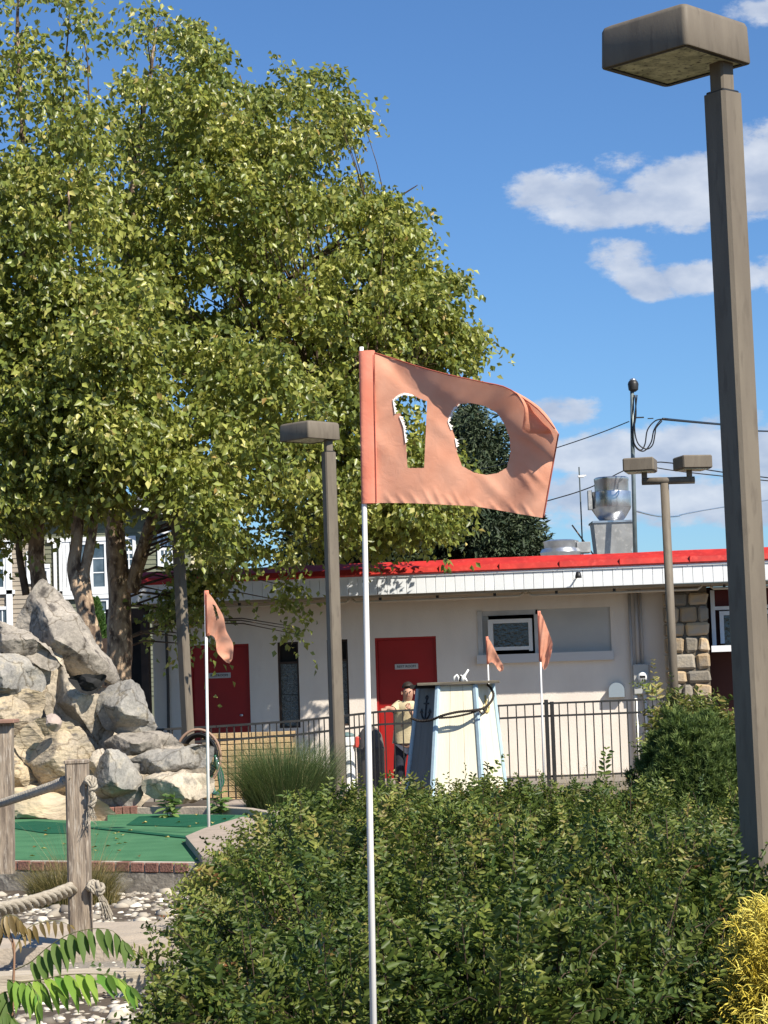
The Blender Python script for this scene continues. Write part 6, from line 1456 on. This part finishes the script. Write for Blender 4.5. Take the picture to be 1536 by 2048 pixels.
# columnar evergreen by the house
r = thing('small_evergreen', 'small bright green pointed evergreen behind the birch stems', 'shrub', W(192, 1300, 40)); c = W(190, 1280, 40)
n_ = 2600; t = rng.random(n_); a = rng.uniform(0, 6.283, n_); R0 = .32 * (1 - t) + .03; zb0 = W(190, 1300, 40).z; zt0 = W(190, 1200, 40).z
pos = np.stack([c.x + R0 * np.cos(a), 40 + R0 * np.sin(a), zb0 + (zt0 - zb0) * t], 1); V, Fc, nv = leaf_mesh(pos, norm(np.stack([np.cos(a) * .5, np.sin(a) * .5, np.ones(n_)], 1) + rng.normal(size=(n_, 3)) * .3), rand_dirs(n_), np.full(n_, .10), np.full(n_, .045)); np_mesh('crown', V, Fc, weed_leaf, r, np.repeat(rng.random((n_, 3)) * [.5, 1, 1], nv, 0)); MB().tube([(c.x, 40, 0), (c.x, 40, zb0 + .1)], .05, 6).build('trunk', bark_d, r)
# dark board fence between rocks and building
df = thing('board_fence', 'low dark board fence behind the birch trunks, left of the building', 'fence', W(215, 1350, 33)); 
xa, xb = W(-60, 1350, 36).x, W(250, 1350, 36).x; zt1 = W(200, 1277, 36).z; n_ = int((xb - xa) / .15); fb = MB().box((0, 0, 0), (.142, .025, zt1)).build('board', brown_wood, df, world=False); fb.location = Vector((xa + .07, 36, zt1 / 2)) - df.location
for k in range(1, n_): inst(fb.data, 'board', Vector((xa + .07 + k * .15, 36 + .004 * (k % 2), zt1 / 2 + random.uniform(-.01, .01))) - df.location, df)

# ------------------------------------------------------------------ pinnate seedling at lower left
lf_g = leaf_mat('fresh_green_leaflet', [(0, (.09, .20, .03)), (1, (.26, .38, .06))], .6, .42, .2, (.45, .65, .08)); lf_d = leaf_mat('dark_green_leaflet', [(0, (.03, .075, .02)), (1, (.09, .14, .03))], .6, .35, .2, (.25, .4, .05)); lf_b = leaf_mat('bronze_leaflet', [(0, (.13, .09, .03)), (1, (.27, .19, .07))], .45, .35, .4, (.4, .3, .08))
sd0 = thing('pinnate_seedling', 'young tree seedling with long drooping compound leaves at the lower left', 'plant', W(22, 2048, 6.6))
YS = 6.6
stem = MB().tube([W(24, 2120, YS), W(25, 2000, YS), W(28, 1940, YS), W(29, 1890, YS), W(14, 1850, YS), W(8, 1835, YS)], [.0055, .005, .0042, .0035, .0022, .0015], 7).tube([W(28, 1910, YS), W(24, 1885, YS), W(12, 1868, YS)], [.003, .0025, .0015], 6).build('stem', mat('pinkish_brown_stem', (.30, .17, .10), (.24, .13, .08), 30, .6), sd0, smooth=True)
def leaflet_mesh(m):
    V = []; ts = [0, .12, .3, .5, .7, .88, 1]; ws = [.02, .095, .135, .125, .085, .035, 0]
    for t, w in zip(ts, ws):
        dz = -.20 * t * t
        V += [(t, -w, dz + w * .28), (t, 0, dz), (t, w, dz + w * .28)]
    Fq = [(3 * i, 3 * i + 1, 3 * i + 4, 3 * i + 3) for i in range(6)] + [(3 * i + 1, 3 * i + 2, 3 * i + 5, 3 * i + 4) for i in range(6)]
    T = np.tile(rng.random(3), (len(V), 1)); o = np_mesh('leaflet', np.array(V), [np.array(Fq)], m, None, T, True); me = o.data; bpy.data.objects.remove(o); return me
LM = {k: [leaflet_mesh(m) for _ in range(4)] for k, m in (('g', lf_g), ('d', lf_d), ('b', lf_b))}
def compound(pts, n_, ln, kind_, droop=1.0, Y=YS, side_=(1, -1), spread=.55, dy=None):
    P = curve_at([p[:2] for p in pts], 24); DY = np.linspace(0, dy or 0, 24); Q = [W(p[0], p[1], Y + d_) for p, d_ in zip(P, DY)]
    rc = MB().tube(Q, [.0022 - .0014 * i / 23 for i in range(24)], 5).build('leaf_stalk', mat('leaf_stalk_green', (.16, .15, .06), rough=.6) if 'lsg' not in globals() else lsg, sd0, smooth=True)
    base_ = sd0.location
    for i in range(n_):
        f_ = .12 + .88 * (i + .5) / n_; j = min(22, int(f_ * 23)); p = Q[j].lerp(Q[j + 1], f_ * 23 - j); t = (Q[j + 1] - Q[j]).normalized()
        for s_ in side_:
            L_ = 1.32 * ln * random.uniform(.85, 1.12) * (1 - .45 * abs(f_ - .45) ** 1.3 * 1.6) * random.uniform(.9, 1.1)
            lat = Vector((0, s_ * 1.0, 0)); d = (t * .38 + lat * spread * .9 + Vector((0, 0, -droop)) + Vector((random.uniform(-.12, .12), random.uniform(-.1, .1), random.uniform(-.1, .1)))).normalized()
            nr = (Vector((.15, -.55 if s_ < 0 else -.5, .5)) + Vector((random.uniform(-.25, .25),) * 3)); yv = nr.cross(d).normalized(); zv = d.cross(yv)
            o = bpy.data.objects.new('leaflet', random.choice(LM[kind_])); COL.objects.link(o); o.parent = rc
            M_ = Matrix((( d.x * L_, yv.x * L_, zv.x * L_, p.x - base_.x), (d.y * L_, yv.y * L_, zv.y * L_, p.y - base_.y), (d.z * L_, yv.z * L_, zv.z * L_, p.z - base_.z), (0, 0, 0, 1))); o.matrix_local = M_
    o = bpy.data.objects.new('leaflet', random.choice(LM[kind_])); COL.objects.link(o); o.parent = rc; t = (Q[-1] - Q[-2]).normalized(); t = (t + Vector((0, 0, -.3))).normalized(); yv = Vector((0, -1, .6)).cross(t).normalized(); zv = t.cross(yv); L_ = ln * .7
    o.matrix_local = Matrix(((t.x * L_, yv.x * L_, zv.x * L_, Q[-1].x - base_.x), (t.y * L_, yv.y * L_, zv.y * L_, Q[-1].y - base_.y), (t.z * L_, yv.z * L_, zv.z * L_, Q[-1].z - base_.z), (0, 0, 0, 1)))
lsg = mat('leaf_stalk_green', (.16, .15, .06), (.13, .12, .05), 30, .6)
compound([(28, 1940), (60, 1925), (95, 1895), (140, 1868), (190, 1857), (225, 1862), (250, 1885)], 12, .085, 'd', 1.0, dy=-.12)
compound([(30, 1968), (80, 1960), (130, 1950), (180, 1948), (225, 1952), (262, 1975)], 10,   .085, 'g', .40, YS - .05, (1, -1), .35, dy=-.2)
compound([(26, 1968), (15, 1960), (30, 1962), (55, 1968), (72, 1985), (78, 2005)], 7, .085, 'g', 1.1, YS - .1, dy=-.1)
compound([(24, 1985), (6, 1985), (-10, 2000), (-22, 2030)], 7, .085, 'd', 1.0, YS - .1, dy=-.1)
compound([(24, 1990), (20, 2005), (10, 2020), (20, 2030), (40, 2050)], 8, .08, 'd', .8, YS - .12, dy=-.05)
compound([(10, 1855), (4, 1838), (18, 1830), (35, 1835), (46, 1850)], 8, .055, 'b', 1.2)
compound([(12, 1868), (-5, 1850), (-25, 1850), (-45, 1870)], 7, .06, 'b', 1.2)
compound([(29, 1900), (50, 1862), (80, 1845), (115, 1842), (140, 1850)], 9, .042, 'b', 1.2, dy=.1)
compound([(28, 1965), (70, 1962), (110, 1968), (150, 1966), (190, 1962)], 7, .085, 'g', 1.1, YS + .12, (1,), .2)

# fallen birch leaves on the green, kerbs and gravel
n_ = 55; X = rng.uniform(-2.6, -.9, n_); Yv = rng.uniform(12.9, 17.2, n_); pos = np.stack([X, Yv, np.full(n_, ZG + .012)], 1); a = rng.uniform(0, 6.283, n_)
V, Fc, nv = leaf_mesh(pos, np.stack([np.cos(a), np.sin(a), rng.uniform(0, .25, n_)], 1), rand_dirs(n_) * .3 + [0, 0, 1.0], rng.uniform(.03, .05, n_), rng.uniform(.02, .035, n_))
o = np_mesh('fallen_leaves', V, Fc, leaf_mat('dry_fallen_leaves', [(0, (.16, .09, .03)), (.5, (.34, .24, .07)), (1, (.50, .42, .14))], .7, .1, .2), None, np.repeat(rng.random((n_, 3)), nv, 0)); tag(o, 'dry yellow and brown birch leaves fallen on the putting green', None, None, 'stuff')
